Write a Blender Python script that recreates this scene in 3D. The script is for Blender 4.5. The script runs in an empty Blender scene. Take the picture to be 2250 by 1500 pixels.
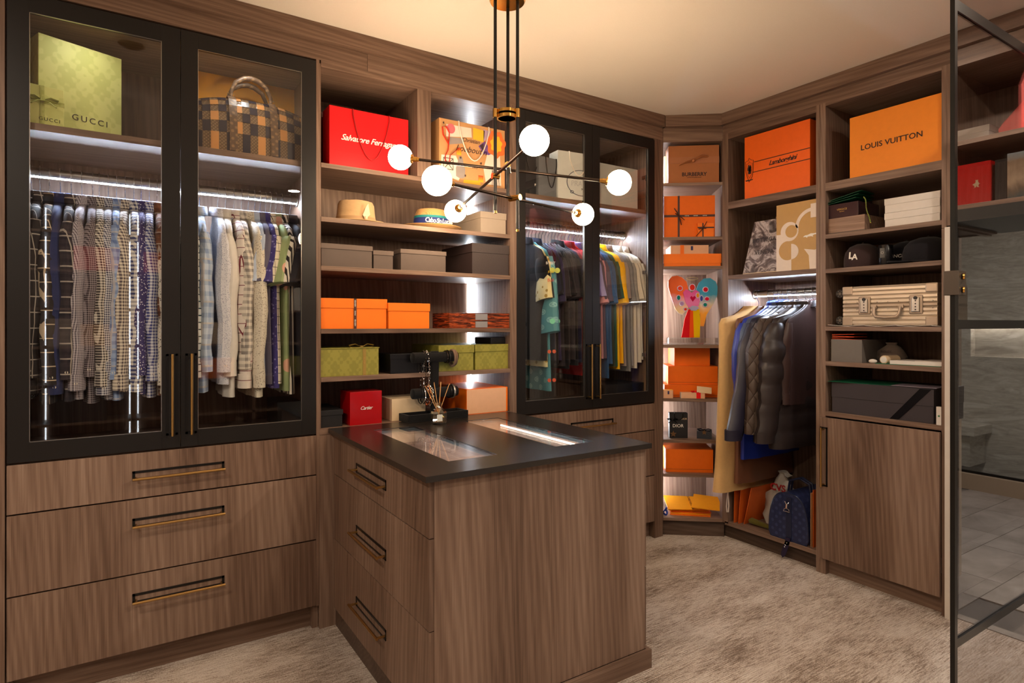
import bpy, bmesh, math, random
from mathutils import Vector, Matrix
random.seed(7)
S = bpy.context.scene
COL = S.collection
PI = math.pi
# ------------------------------------------------------------------ camera, world, exposure
EYE = 1.40                       # eye height, metres; the eye stands over the origin of the floor plan
YAW = 0.9951                     # heading, measured from the direction in which the long glass-door wall runs
FPX, HOR = 1329.84, 712.17       # focal length and horizon row for a 2250x1500 picture
cd = bpy.data.cameras.new('camera'); cam = bpy.data.objects.new('camera', cd); COL.objects.link(cam)
cd.sensor_width = 36.0; cd.lens = FPX / 2250 * 36.0
cd.shift_y = -(750 - HOR) / 2250
cd.clip_start = 0.05; cd.clip_end = 60
cam.location = (0, 0, EYE); cam.rotation_euler = (PI / 2, 0, YAW - PI / 2)
S.camera = cam
w = bpy.data.worlds.new('world'); S.world = w; w.use_nodes = True
w.node_tree.nodes['Background'].inputs[0].default_value = (0.9, 0.85, 0.8, 1)
w.node_tree.nodes['Background'].inputs[1].default_value = 0.12
S.view_settings.view_transform = 'Standard'; S.view_settings.look = 'None'
S.view_settings.exposure = 0.2; S.view_settings.gamma = 1.0
S.view_settings.use_curve_mapping = False
S.cycles.max_bounces = 9; S.cycles.diffuse_bounces = 4; S.cycles.glossy_bounces = 4
S.cycles.transparent_max_bounces = 16; S.cycles.transmission_bounces = 6
S.cycles.sample_clamp_indirect = 6.0; S.cycles.caustics_reflective = False; S.cycles.caustics_refractive = False

GLOBE_L = 62.0        # radiance of the chandelier globes
LED_L = 60.0         # radiance of the cool white LED strips
def area(name, loc, size, power, colour, rot=(0, 0, 0), shape='DISK', sy=None, spread=PI):
    l = bpy.data.lights.new(name, 'AREA'); l.shape = shape; l.size = size
    if sy: l.size_y = sy
    l.energy = power; l.color = colour; l.spread = spread
    o = bpy.data.objects.new(name, l); o.location = loc; o.rotation_euler = rot; COL.objects.link(o); return o
ZC = 2.772
WARM = (1.0, 0.80, 0.60)
DOWNLIGHTS_AND_FILL = [(.05, 2.16), (.08, .28), (1.5, .28), (2.75, .35), (-1.0, -.4), (1.5, -.75), (2.75, -.75), (-1.0, 1.2)]   # first two are real and switched off, the rest added as fill light
for i, (x, y) in enumerate(DOWNLIGHTS_AND_FILL[2:]):
    area('added_fill_lamp', (x, y, ZC - 0.012), 0.11, (9.0, 26.0, 27.0, 7.0, 20.0, 27.0)[i], (1.0, 0.85, 0.68))
area('bathroom_lamp', (4.9, 1.5, 2.6), 0.7, 48, (1.0, 0.93, 0.86))

# ------------------------------------------------------------------ materials
def lin(c):
    c = c / 255.0
    return c / 12.92 if c <= 0.04045 else ((c + 0.055) / 1.055) ** 2.4
def rgb(r, g, b): return (lin(r), lin(g), lin(b), 1.0)
MATS = {}
class N:
    def __init__(s, name):
        s.m = bpy.data.materials.new(name); s.m.use_nodes = True
        s.t = s.m.node_tree; s.b = s.t.nodes['Principled BSDF']; s.out = s.t.nodes['Material Output']
    def n(s, ty, **kw):
        x = s.t.nodes.new(ty)
        for k, v in kw.items(): setattr(x, k, v)
        return x
    def l(s, a, b): s.t.links.new(a, b)
    def math(s, op, a, b=None):
        x = s.n('ShaderNodeMath', operation=op)
        for i, v in enumerate((a, b)):
            if v is None: continue
            if hasattr(v, 'links'): s.l(v, x.inputs[i])
            else: x.inputs[i].default_value = v
        return x.outputs[0]
    def mix(s, f, a, b):
        x = s.n('ShaderNodeMix', data_type='RGBA')
        for i, v in ((0, f), (6, a), (7, b)):
            if hasattr(v, 'links'): s.l(v, x.inputs[i])
            else: x.inputs[i].default_value = v
        return x.outputs[2]
    def coords(s, scale=(1, 1, 1), rnd=True):
        tc = s.n('ShaderNodeTexCoord'); o = tc.outputs['Object']
        if rnd:
            oi = s.n('ShaderNodeObjectInfo'); vm = s.n('ShaderNodeVectorMath', operation='SCALE')
            cx = s.n('ShaderNodeCombineXYZ')
            for i in range(3): s.l(s.math('MULTIPLY', oi.outputs['Random'], (7.3, 3.1, 5.7)[i]), cx.inputs[i])
            va = s.n('ShaderNodeVectorMath', operation='ADD'); s.l(o, va.inputs[0]); s.l(cx.outputs[0], va.inputs[1]); o = va.outputs[0]
        mp = s.n('ShaderNodeMapping'); mp.inputs['Scale'].default_value = scale; s.l(o, mp.inputs[0])
        return mp.outputs[0]
    def noise(s, vec, scale, detail=3, rough=0.5, dist=0):
        x = s.n('ShaderNodeTexNoise'); x.inputs['Scale'].default_value = scale; x.inputs['Detail'].default_value = detail
        x.inputs['Roughness'].default_value = rough; x.inputs['Distortion'].default_value = dist; s.l(vec, x.inputs['Vector']); return x.outputs[0]
    def ramp(s, f, stops):
        x = s.n('ShaderNodeValToRGB'); r = x.color_ramp
        while len(r.elements) < len(stops): r.elements.new(0.5)
        for e, (p, c) in zip(r.elements, stops): e.position = p; e.color = c
        s.l(f, x.inputs[0]); return x.outputs[0]
    def bump(s, h, strength=0.2, dist=0.002):
        x = s.n('ShaderNodeBump'); x.inputs['Strength'].default_value = strength; x.inputs['Distance'].default_value = dist
        s.l(h, x.inputs['Height']); s.l(x.outputs[0], s.b.inputs['Normal'])
def plain(name, col, rough=0.5, metal=0.0, spec=0.5, bump=0, bscale=300, coat=0, trans=0, ior=1.45, alpha=None):
    if name in MATS: return MATS[name]
    q = N(name); b = q.b
    b.inputs['Base Color'].default_value = col; b.inputs['Roughness'].default_value = rough; b.inputs['Metallic'].default_value = metal
    b.inputs['Specular IOR Level'].default_value = spec; b.inputs['Coat Weight'].default_value = coat
    b.inputs['Transmission Weight'].default_value = trans; b.inputs['IOR'].default_value = ior
    v = q.coords((1, 1, 1))
    n = q.noise(v, bscale if bump else 40, 3)
    if not trans and metal < 0.5:
        c2 = tuple(x * 0.90 for x in col[:3]) + (1,)
        q.l(q.mix(n, c2, col), b.inputs['Base Color'])
    if bump: q.bump(n, bump, 0.002)
    MATS[name] = q.m; return q.m
def wood(axis, tone=1.0, name=None):
    key = name or 'textured_wood_' + axis
    if key in MATS: return MATS[key]
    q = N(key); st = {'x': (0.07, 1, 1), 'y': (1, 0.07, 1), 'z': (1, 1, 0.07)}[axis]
    sf = {'x': (0.012, 1, 1), 'y': (1, 0.012, 1), 'z': (1, 1, 0.012)}[axis]
    v = q.coords(st); vf = q.coords(sf)
    vb = q.coords({'x': (0.03, 1, 1), 'y': (1, 0.03, 1), 'z': (1, 1, 0.03)}[axis])
    broad = q.noise(vb, 3.6, 2, 0.5, 0.0); mid = q.noise(v, 24, 3, 0.55, 0.2)
    fine = q.noise(vf, 330, 3, 0.6)
    wv = q.n('ShaderNodeTexWave', wave_type='BANDS', bands_direction='DIAGONAL'); q.l(v, wv.inputs[0])
    wv.inputs['Scale'].default_value = 22; wv.inputs['Distortion'].default_value = 15.0; wv.inputs['Detail'].default_value = 2.0
    wv.inputs['Detail Scale'].default_value = 0.35; wv.inputs['Detail Roughness'].default_value = 0.5
    t = q.math('ADD', q.math('MULTIPLY', broad, 0.60), q.math('ADD', q.math('MULTIPLY', fine, 0.42), q.math('ADD', q.math('MULTIPLY', mid, 0.34), q.math('MULTIPLY', wv.outputs[1], 0.10))))
    t = q.math('SUBTRACT', t, 0.22)
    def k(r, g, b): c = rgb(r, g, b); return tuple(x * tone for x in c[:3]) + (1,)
    c = q.ramp(t, [(0.26, k(76, 56, 45)), (0.44, k(107, 84, 70)), (0.58, k(126, 102, 87)), (0.78, k(151, 128, 112))])
    q.l(c, q.b.inputs['Base Color']); q.b.inputs['Roughness'].default_value = 0.47; q.b.inputs['Specular IOR Level'].default_value = 0.35
    q.bump(fine, 0.18, 0.0012)
    MATS[key] = q.m; return q.m
WZ, WX, WY = wood('z'), wood('x'), wood('y')
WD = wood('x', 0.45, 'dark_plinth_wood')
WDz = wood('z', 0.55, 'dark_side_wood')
BLACK = plain('black_door_lacquer', rgb(26, 23, 22), 0.42, spec=0.35, bump=0.03, bscale=900)
BRASS = plain('brushed_brass', rgb(196, 158, 98), 0.28, 1.0)
GOLD = plain('polished_brass', rgb(226, 176, 92), 0.16, 1.0)
STEEL = plain('satin_nickel', rgb(186, 180, 172), 0.3, 1.0)
CHROME = plain('chrome', rgb(230, 230, 232), 0.12, 1.0)
BLKM = plain('black_metal', rgb(22, 20, 19), 0.35, 0.3)
GUNM = plain('bronzed_black_rod', rgb(70, 60, 54), 0.22, 0.9)
STONE = None
def stone_top():
    q = N('dark_brown_stone'); v = q.coords((1, 1, 1), False); n = q.noise(v, 500, 2)
    q.l(q.ramp(n, [(0.3, rgb(30, 26, 24)), (0.7, rgb(42, 36, 33))]), q.b.inputs['Base Color'])
    q.b.inputs['Roughness'].default_value = 0.27; q.b.inputs['Specular IOR Level'].default_value = 0.6; q.bump(n, 0.04, 0.0005); return q.m
STONE = stone_top()
def glass(name, tint=(1, 1, 1), ior=1.5, rough=0.0, boost=1.0):
    m = bpy.data.materials.new(name); m.use_nodes = True; t = m.node_tree; t.nodes.clear()
    o = t.nodes.new('ShaderNodeOutputMaterial'); mx = t.nodes.new('ShaderNodeMixShader'); tr = t.nodes.new('ShaderNodeBsdfTransparent')
    gl = t.nodes.new('ShaderNodeBsdfGlossy'); ge = t.nodes.new('ShaderNodeNewGeometry'); vd = t.nodes.new('ShaderNodeVectorMath'); vd.operation = 'DOT_PRODUCT'
    t.links.new(ge.outputs['Incoming'], vd.inputs[0]); t.links.new(ge.outputs['Normal'], vd.inputs[1])
    tr.inputs[0].default_value = tint + (1,); gl.inputs['Roughness'].default_value = rough; gl.inputs['Color'].default_value = (1, 1, 1, 1)
    def M(op, x, y=None):     # Schlick reflectance, the same from both sides of the pane
        k = t.nodes.new('ShaderNodeMath'); k.operation = op; k.use_clamp = op == 'MULTIPLY'
        for i, v in enumerate((x, y)):
            if v is None: continue
            if hasattr(v, 'links'): t.links.new(v, k.inputs[i])
            else: k.inputs[i].default_value = v
        return k.outputs[0]
    f0 = ((ior - 1) / (ior + 1)) ** 2
    c = M('ABSOLUTE', vd.outputs['Value']); p5 = M('POWER', M('SUBTRACT', 1.0, c), 5.0)
    t.links.new(M('MULTIPLY', M('ADD', M('MULTIPLY', p5, 1 - f0), f0), boost), mx.inputs[0])
    t.links.new(tr.outputs[0], mx.inputs[1]); t.links.new(gl.outputs[0], mx.inputs[2]); t.links.new(mx.outputs[0], o.inputs[0]); return m
GLASS = glass('clear_door_glass', (0.97, 0.975, 0.97), 1.5, 0, 1.0)
TINT = glass('grey_tinted_glass', (0.76, 0.75, 0.755), 1.5, 0, 1.0)
ACRYL = glass('clear_acrylic', (0.93, 0.95, 0.95), 1.49, 0.02, 2.0)
BOTTLE = glass('bottle_glass', (0.93, 0.93, 0.88), 1.6, 0.01, 2.6)
def emit(name, col, s):
    m = bpy.data.materials.new(name); m.use_nodes = True; t = m.node_tree; t.nodes.clear()
    o = t.nodes.new('ShaderNodeOutputMaterial'); e = t.nodes.new('ShaderNodeEmission'); e.inputs[0].default_value = col + (1,); e.inputs[1].default_value = s
    t.links.new(e.outputs[0], o.inputs[0]); return m
LEDR = emit('rail_led_cool_white', (0.74, 0.84, 1.0), LED_L * 8.0)
LED = emit('led_cool_white', (0.86, 0.92, 1.0), LED_L)
LEDW = emit('led_warm_white', (1.0, 0.9, 0.76), 9.0)
GLOBE = emit('opal_globe_light', (1.0, 0.73, 0.47), GLOBE_L)
PUCK = emit('puck_lens', (1.0, 0.93, 0.84), 150.0)
LEDB = emit('rear_led', (0.86, 0.92, 1.0), 10.0)
LEDC = emit('corner_led', (0.95, 0.96, 1.0), 75.0)
def ceiling_mat():
    q = N('ceiling_paint'); v = q.coords((1, 1, 1), False); n = q.noise(v, 260, 3)
    q.l(q.mix(n, rgb(226, 218, 206), rgb(234, 226, 214)), q.b.inputs['Base Color']); q.b.inputs['Roughness'].default_value = 0.8; q.bump(n, 0.1, 0.001); return q.m
CEIL = ceiling_mat()
def carpet_mat():
    q = N('distressed_beige_carpet'); q_v = q.coords((1, 1, 1), False)
    mp = q.n('ShaderNodeMapping'); mp.inputs['Rotation'].default_value = (0, 0, 0.0); mp.inputs['Scale'].default_value = (0.55, 1.5, 1); q.l(q_v, mp.inputs[0])
    big = q.noise(mp.outputs[0], 3.4, 6, 0.68, 0.2)
    mp2 = q.n('ShaderNodeMapping'); mp2.inputs['Scale'].default_value = (1, 10, 1); q.l(q_v, mp2.inputs[0])
    streak = q.noise(mp2.outputs[0], 15, 5, 0.75)
    fine = q.noise(q_v, 170, 3, 0.7)
    t = q.math('ADD', q.math('MULTIPLY', big, 0.85), q.math('ADD', q.math('MULTIPLY', streak, 1.15), q.math('MULTIPLY', fine, 0.70)))
    t = q.math('SUBTRACT', t, 0.845)
    c = q.ramp(t, [(0.26, rgb(114, 94, 78)), (0.40, rgb(156, 137, 121)), (0.50, rgb(196, 180, 166)), (0.66, rgb(222, 211, 200))])
    q.l(c, q.b.inputs['Base Color']); q.b.inputs['Roughness'].default_value = 0.95; q.b.inputs['Specular IOR Level'].default_value = 0.1
    q.b.inputs['Sheen Weight'].default_value = 0.15
    wv = q.n('ShaderNodeTexWave', wave_type='BANDS', bands_direction='Y'); wv.inputs['Scale'].default_value = 34; wv.inputs['Distortion'].default_value = 3.5
    wv.inputs['Detail'].default_value = 2; wv.inputs['Detail Scale'].default_value = 6; q.l(q_v, wv.inputs[0])
    h = q.math('ADD', q.math('MULTIPLY', fine, 0.8), q.math('MULTIPLY', wv.outputs[1], 0.5))
    q.bump(h, 0.9, 0.006); return q.m
CARPET = carpet_mat()
def tile_mat():
    q = N('grey_stone_tile'); v = q.coords((1, 1, 1)); n = q.noise(v, 3, 6, 0.6, 1.0)
    q.l(q.ramp(n, [(0.3, rgb(112, 104, 98)), (0.7, rgb(150, 142, 136))]), q.b.inputs['Base Color']); q.b.inputs['Roughness'].default_value = 0.25; return q.m
TILE = tile_mat()
def marble_mat():
    q = N('veined_stone_wall'); v = q.coords((1, 0.6, 3.2), False); n = q.noise(v, 2.0, 8, 0.62, 1.6)
    q.l(q.ramp(n, [(0.36, rgb(150, 140, 130)), (0.47, rgb(196, 187, 176)), (0.52, rgb(168, 158, 146)), (0.6, rgb(206, 198, 188))]), q.b.inputs['Base Color'])
    q.b.inputs['Roughness'].default_value = 0.22; return q.m
MARBLE = marble_mat()
def fabric(name, kind, c1, c2=None, sc=90.0, rough=0.9):
    if name in MATS: return MATS[name]
    q = N(name); q.b.inputs['Roughness'].default_value = rough; q.b.inputs['Specular IOR Level'].default_value = 0.15; q.b.inputs['Sheen Weight'].default_value = 0.1
    tc = q.n('ShaderNodeTexCoord'); sx = q.n('ShaderNodeSeparateXYZ'); q.l(tc.outputs['Object'], sx.inputs[0])
    u = q.math('ADD', q.math('MULTIPLY', sx.outputs[0], 1.0), q.math('MULTIPLY', sx.outputs[1], 0.9)); z = sx.outputs[2]
    def wave(v, f, th): return q.math('GREATER_THAN', q.math('SINE', q.math('MULTIPLY', v, f * 2 * PI)), th)
    weave = q.noise(q.coords((1, 1, 1)), 60, 3)
    if kind == 'plain':
        d = tuple(x * 0.86 for x in c1[:3]) + (1,); c = q.mix(weave, d, c1)
    elif kind == 'gingham':
        f = q.math('MULTIPLY', q.math('ADD', wave(u, sc, 0.0), wave(z, sc, 0.0)), 0.5); c = q.mix(f, c1, c2)
    elif kind == 'check':
        th = 0.975 if sc < 28 else 0.86; f = q.math('MAXIMUM', wave(u, sc, th), wave(z, sc, th)); c = q.mix(f, c1, c2)
    elif kind == 'plaid':
        f = q.math('MULTIPLY', q.math('ADD', wave(u, sc, 0.2), wave(z, sc, 0.2)), 0.45)
        g = q.math('MAXIMUM', wave(u, sc / 2, 0.96), wave(z, sc / 2, 0.96)); c = q.mix(q.math('MULTIPLY', g, 0.6), q.mix(f, c1, c2), rgb(200, 190, 180))
    elif kind == 'stripe':
        c = q.mix(wave(z if sc < 0 else u, abs(sc), 0.2), c1, c2)
    elif kind == 'dots':
        vo = q.n('ShaderNodeTexVoronoi'); vo.inputs['Scale'].default_value = sc; q.l(tc.outputs['Object'], vo.inputs['Vector'])
        c = q.mix(q.math('LESS_THAN', vo.outputs['Distance'], 0.28), c1, c2)
    q.l(c, q.b.inputs['Base Color'])
    q.bump(weave, 0.25, 0.004); MATS[name] = q.m; return q.m
def damask(name, c1, c2, sc=16):
    if name in MATS: return MATS[name]
    q = N(name); v = q.coords((1, 1, 1), False); a = q.n('ShaderNodeSeparateXYZ'); q.l(v, a.inputs[0])
    u = q.math('ADD', a.outputs[0], a.outputs[1])
    s1 = q.math('MULTIPLY', q.math('SINE', q.math('MULTIPLY', u, sc * 2 * PI)), q.math('SINE', q.math('MULTIPLY', a.outputs[2], sc * 1.3 * PI)))
    s2 = q.math('MULTIPLY', q.math('SINE', q.math('MULTIPLY', u, sc * 6 * PI)), q.math('SINE', q.math('MULTIPLY', a.outputs[2], sc * 5 * PI)))
    n = q.noise(v, 70, 3)
    f = q.math('ADD', q.math('ADD', q.math('MULTIPLY', s1, 0.55), q.math('MULTIPLY', s2, 0.45)), n)
    q.l(q.ramp(f, [(0.35, c1), (0.6, c2)]), q.b.inputs['Base Color']); q.b.inputs['Roughness'].default_value = 0.6; MATS[name] = q.m; return q.m
def monogram(name, c1, c2, sc=22, rough=0.4):
    if name in MATS: return MATS[name]
    q = N(name); tc = q.n('ShaderNodeTexCoord'); a = q.n('ShaderNodeSeparateXYZ'); q.l(tc.outputs['Object'], a.inputs[0])
    u = q.math('MULTIPLY', q.math('ADD', a.outputs[0], a.outputs[1]), sc); z = q.math('MULTIPLY', a.outputs[2], sc)
    def cell(p, r): 
        return q.math('ABSOLUTE', q.math('SUBTRACT', q.math('FRACT', p), 0.5))
    p1 = q.math('ADD', u, z); p2 = q.math('SUBTRACT', u, z)
    d1, d2 = cell(p1, 0), cell(p2, 0)
    rad = q.math('POWER', q.math('ADD', q.math('MULTIPLY', d1, d1), q.math('MULTIPLY', d2, d2)), 0.5)
    ring = q.math('MULTIPLY', q.math('LESS_THAN', rad, 0.26), q.math('GREATER_THAN', rad, 0.17))
    star = q.math('LESS_THAN', q.math('MULTIPLY', d1, d2), 0.006)
    star = q.math('MULTIPLY', star, q.math('LESS_THAN', rad, 0.26))
    q.l(q.mix(q.math('MAXIMUM', ring, star), c1, c2), q.b.inputs['Base Color']); q.b.inputs['Roughness'].default_value = rough
    q.bump(q.noise(tc.outputs['Object'], 9, 3), 0.3, 0.02); MATS[name] = q.m; return q.m
def paper(name, r, g, b, rough=0.5): return plain(name, rgb(r, g, b), rough, spec=0.3)
ORANGE = paper('orange_card', 245, 122, 30); ORANGE2 = paper('deep_orange_card', 232, 108, 16); AMBER = paper('amber_card', 250, 172, 44)
YELLOWP = paper('saffron_paper', 246, 164, 30); PEACH = paper('peach_card', 224, 176, 140)
INK = plain('dark_ink', rgb(38, 24, 22), 0.6); WHITEINK = plain('white_ink', rgb(238, 234, 226), 0.6); GOLDINK = plain('gold_ink', rgb(190, 150, 80), 0.4, 0.5)
RIBBROWN = plain('brown_ribbon', rgb(74, 44, 34), 0.5); REDP = paper('red_card', 205, 14, 18, 0.32); SCARLET = paper('scarlet_paper', 226, 16, 22, 0.4)
WHITEP = paper('white_card', 222, 216, 208); CREAM = paper('cream_card', 216, 192, 156); KRAFT = paper('kraft_paper', 200, 150, 100)
GREYP = paper('warm_grey_card', 160, 146, 132); TAUPE = paper('taupe_card', 92, 80, 74); TAUPE2 = paper('taupe_lid_card', 104, 90, 82)
BLACKP = plain('black_card', rgb(26, 25, 27), 0.45); CHARC = plain('charcoal_linen', rgb(52, 46, 48), 0.75, bump=0.3, bscale=600)
GREEND = damask('green_damask_card', rgb(152, 158, 72), rgb(168, 172, 92)); OLIVED = damask('olive_damask_card', rgb(128, 124, 46), rgb(140, 135, 54), 11)
LIMED = damask('pale_green_damask_card', rgb(186, 190, 108), rgb(200, 202, 122), 8)

# ------------------------------------------------------------------ mesh building
class MB:
    def __init__(s): s.v = []; s.f = []; s.M = Matrix.Identity(4); s.sm = False
    def add(s, vs, fs):
        b = len(s.v); s.v += [tuple(s.M @ Vector(p)) for p in vs]; s.f += [tuple(i + b for i in f) for f in fs]; return s
    def box(s, x0, x1, y0, y1, z0, z1):
        return s.add([(x, y, z) for z in (z0, z1) for x, y in ((x0, y0), (x1, y0), (x1, y1), (x0, y1))],
                     [(3, 2, 1, 0), (4, 5, 6, 7), (0, 1, 5, 4), (1, 2, 6, 5), (2, 3, 7, 6), (3, 0, 4, 7)])
    def prism(s, pts, axis, a, b):
        """pts: outline (u, w); axis 'y' -> (u, a..b, w); 'z' -> (u, w, a..b); 'x' -> (a..b, u, w)"""
        n = len(pts); g = {'y': lambda p, t: (p[0], t, p[1]), 'z': lambda p, t: (p[0], p[1], t), 'x': lambda p, t: (t, p[0], p[1])}[axis]
        vs = [g(p, a) for p in pts] + [g(p, b) for p in pts]
        fs = [tuple(range(n)), tuple(range(2 * n - 1, n - 1, -1))] + [(i, n + i, n + (i + 1) % n, (i + 1) % n) for i in range(n)]
        return s.add(vs, fs)
    def tube(s, path, r, n=8, closed=False, cap=True, sq=1.0):
        path = [Vector(p) for p in path]; m = len(path); rings = []; up = None
        rr = r if isinstance(r, (list, tuple)) else [r] * m
        for i, p in enumerate(path):
            if closed: d = path[(i + 1) % m] - path[i - 1]
            else: d = path[min(i + 1, m - 1)] - path[max(i - 1, 0)]
            d.normalize()
            if up is None: up = Vector((0, 0, 1)) if abs(d.z) < 0.9 else Vector((1, 0, 0))
            a = d.cross(up)
            if a.length < 1e-4: a = d.cross(Vector((0, 1, 0)))
            a.normalize(); b = a.cross(d).normalized(); up = b
            rings.append([tuple(p + a * math.cos(t) * rr[i] + b * math.sin(t) * rr[i] * sq) for t in [2 * PI * k / n for k in range(n)]])
        return s.loft(rings, closed, cap)
    def loft(s, rings, closed=False, cap=True):
        n = len(rings[0]); m = len(rings); vs = [p for r in rings for p in r]; fs = []
        for i in range(m if closed else m - 1):
            j = (i + 1) % m
            for k in range(n): fs.append((i * n + k, i * n + (k + 1) % n, j * n + (k + 1) % n, j * n + k))
        if cap and not closed: fs += [tuple(range(n - 1, -1, -1)), tuple((m - 1) * n + k for k in range(n))]
        s.sm = True; return s.add(vs, fs)
    def lathe(s, prof, c=(0, 0, 0), n=24, sx=1, sy=1):
        rings = [[(c[0] + r * sx * math.cos(2 * PI * k / n), c[1] + r * sy * math.sin(2 * PI * k / n), c[2] + z) for k in range(n)] for r, z in prof]
        return s.loft(rings)
    def sphere(s, c, r, n=24, m=14):
        return s.lathe([(r * max(0.004, math.sin(PI * i / m)), -r * math.cos(PI * i / m)) for i in range(m + 1)], c, n)
    def cyl(s, p, q, r, n=16): return s.tube([p, q], r, n)
    def build(s, name, mat, parent=None, bevel=0, smooth=None, world=False):
        me = bpy.data.meshes.new(name); vs = s.v
        if world and parent is not None:
            Mi = parent['_m']; vs = [tuple(Mi @ Vector(p)) for p in vs]
        me.from_pydata(vs, [], s.f); me.validate()
        bm = bmesh.new(); bm.from_mesh(me); bmesh.ops.recalc_face_normals(bm, faces=bm.faces[:])
        if bevel:
            es = [e for e in bm.edges if len(e.link_faces) == 2 and e.calc_face_angle(0) > 0.6]
            bmesh.ops.bevel(bm, geom=es, offset=bevel, segments=2, profile=0.6, affect='EDGES')
        bm.to_mesh(me); bm.free()
        sm = s.sm if smooth is None else smooth
        if sm:
            me.polygons.foreach_set('use_smooth', [True] * len(me.polygons))
            try: me.set_sharp_from_angle(angle=0.75)
            except Exception: pass
        me.materials.append(mat); o = bpy.data.objects.new(name, me); COL.objects.link(o)
        if parent is not None: o.parent = parent if not isinstance(parent, dict) else parent['o']
        return o
class Fr:                        # a run of cabinetry: local x along its front, y into its depth
    def __init__(s, ox, oy, rz):
        s.o = (ox, oy); s.r = rz; s.M = Matrix.Translation((ox, oy, 0)) @ Matrix.Rotation(rz, 4, 'Z')
    def sight(s, u, v, d=0.0):   # where the line of sight through a surveyed picture point meets the plane at depth d of this run
        q = ray(u, v); n = (-math.sin(s.r), math.cos(s.r)); e = (math.cos(s.r), math.sin(s.r))
        t = (s.o[0] * n[0] + s.o[1] * n[1] + d) / (q[0] * n[0] + q[1] * n[1])
        return ((q[0] * t - s.o[0]) * e[0] + (q[1] * t - s.o[1]) * e[1], EYE + q[2] * t)
    def X(s, u, d=0.0): return s.sight(u, HOR, d)[0]
    def Zh(s, u, v, d=0.0): return s.sight(u, v, d)[1]
def ray(u, v):
    x = (u - 1125) / FPX; c, n = math.cos(YAW), math.sin(YAW); return (c + n * x, n - c * x, -(v - HOR) / FPX)
YA, XC = 2.8147, 3.3181
FA = Fr(0, YA, 0); FC = Fr(XC, 0, -PI / 2); FD = Fr(3.018, 2.8147, math.atan2(-.239, .300)); FW = Fr(0, 0, 0)
def thing(name, label, cat, fr=FW, x=0, y=0, z=0, rot=0, group=None, kind=None):
    o = bpy.data.objects.new(name, None); COL.objects.link(o); o.empty_display_size = 0.1
    p = fr.M @ Vector((x, y, z)); o.location = p; o.rotation_euler = (0, 0, fr.r + rot)
    if kind: o['kind'] = kind
    else:
        o['label'] = label; o['category'] = cat
    if group: o['group'] = group
    return o
def tag(o, label, cat, group=None):
    o['label'] = label; o['category'] = cat
    if group: o['group'] = group
    return o
def structure(name, mb, mat, parent=None):
    o = mb.build(name, mat, parent)
    if parent is None: o['kind'] = 'structure'
    return o
def bx(x0, x1, y0, y1, z0, z1): return MB().box(x0, x1, y0, y1, z0, z1)
def text(parent, s, x, z, size, mat, y=-0.0012, shear=0.0, space=1.0, name='lettering', rot=(PI / 2, 0, 0), align='CENTER', bold=0.0, roll=0.0):
    c = bpy.data.curves.new(name, 'FONT'); c.body = s; c.size = size; c.shear = shear; c.space_character = space
    c.align_x = align; c.align_y = 'CENTER'; c.extrude = 0.0004; c.offset = bold; c.resolution_u = 3
    t = bpy.data.objects.new(name, c); me = bpy.data.meshes.new_from_object(t); bpy.data.objects.remove(t); bpy.data.curves.remove(c)
    me.materials.clear(); me.materials.append(mat); o = bpy.data.objects.new(name, me); COL.objects.link(o)
    o.parent = parent; o.location = (x, y, z)
    o.rotation_euler = (Matrix.Rotation(rot[2], 4, 'Z') @ Matrix.Rotation(rot[0], 4, 'X') @ Matrix.Rotation(roll, 4, 'Z')).to_euler(); return o

# ------------------------------------------------------------------ room shell
floor = structure('floor', bx(-2.6, 3.40, -2.3, 4.0, -0.05, 0.0), CARPET)
ceil = structure('ceiling', bx(-2.6, 7.2, -2.3, 4.0, ZC, ZC + 0.05), CEIL)
WALLP = plain('wall_paint', rgb(205, 192, 176), 0.85)
structure('wall_back', bx(-2.6, 3.95, 3.46, 3.56, 0, ZC), WALLP)
structure('wall_left', bx(-2.0, -1.9, -2.3, 3.46, 0, ZC), WALLP)
structure('wall_front', bx(-1.9, 3.95, -2.3, -2.2, 0, ZC), WALLP)
structure('wall_right', bx(3.88, 3.95, 1.47, 3.46, 0, ZC), WALLP)
structure('wall_right', bx(3.40, 3.95, -2.2, 0.16, 0, ZC), WALLP)
structure('trim_1', bx(3.345, 3.40, 0.16, 1.273, -0.045, 0.004), TILE)
# crown mouldings run in three lengths that meet at the angled corner
def crown(name, fr, x0, x1, cut0=0, cut1=0):
    root = thing(name, None, None, fr, x0, 0, 0, kind='structure'); L = x1 - x0
    pts = [(-cut0 * 0.03, -0.03), (L + cut1 * 0.03, -0.03), (L, 0.10), (0, 0.10)]
    MB().prism(pts, 'z', 2.697, ZC).build('crown_board', WX, root, 0.0015)
    cuts = {'trim_2': [0, 1.02, 2.30, L]}.get(name, [0, L])
    for a, b in zip(cuts, cuts[1:]):
        bx(a + 0.0008, b - 0.0008, 0.0, 0.10, 2.615 if fr is not FC else 2.64, 2.697).build('frieze_board', WX, root)
    return root
crown('trim_2', FA, -1.30, 3.018, 0, -0.4); crown('trim_3', FD, 0, 0.3836, -0.4, -0.4); crown('trim_4', FC, -2.576, -0.16, -0.4, 0)

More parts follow.
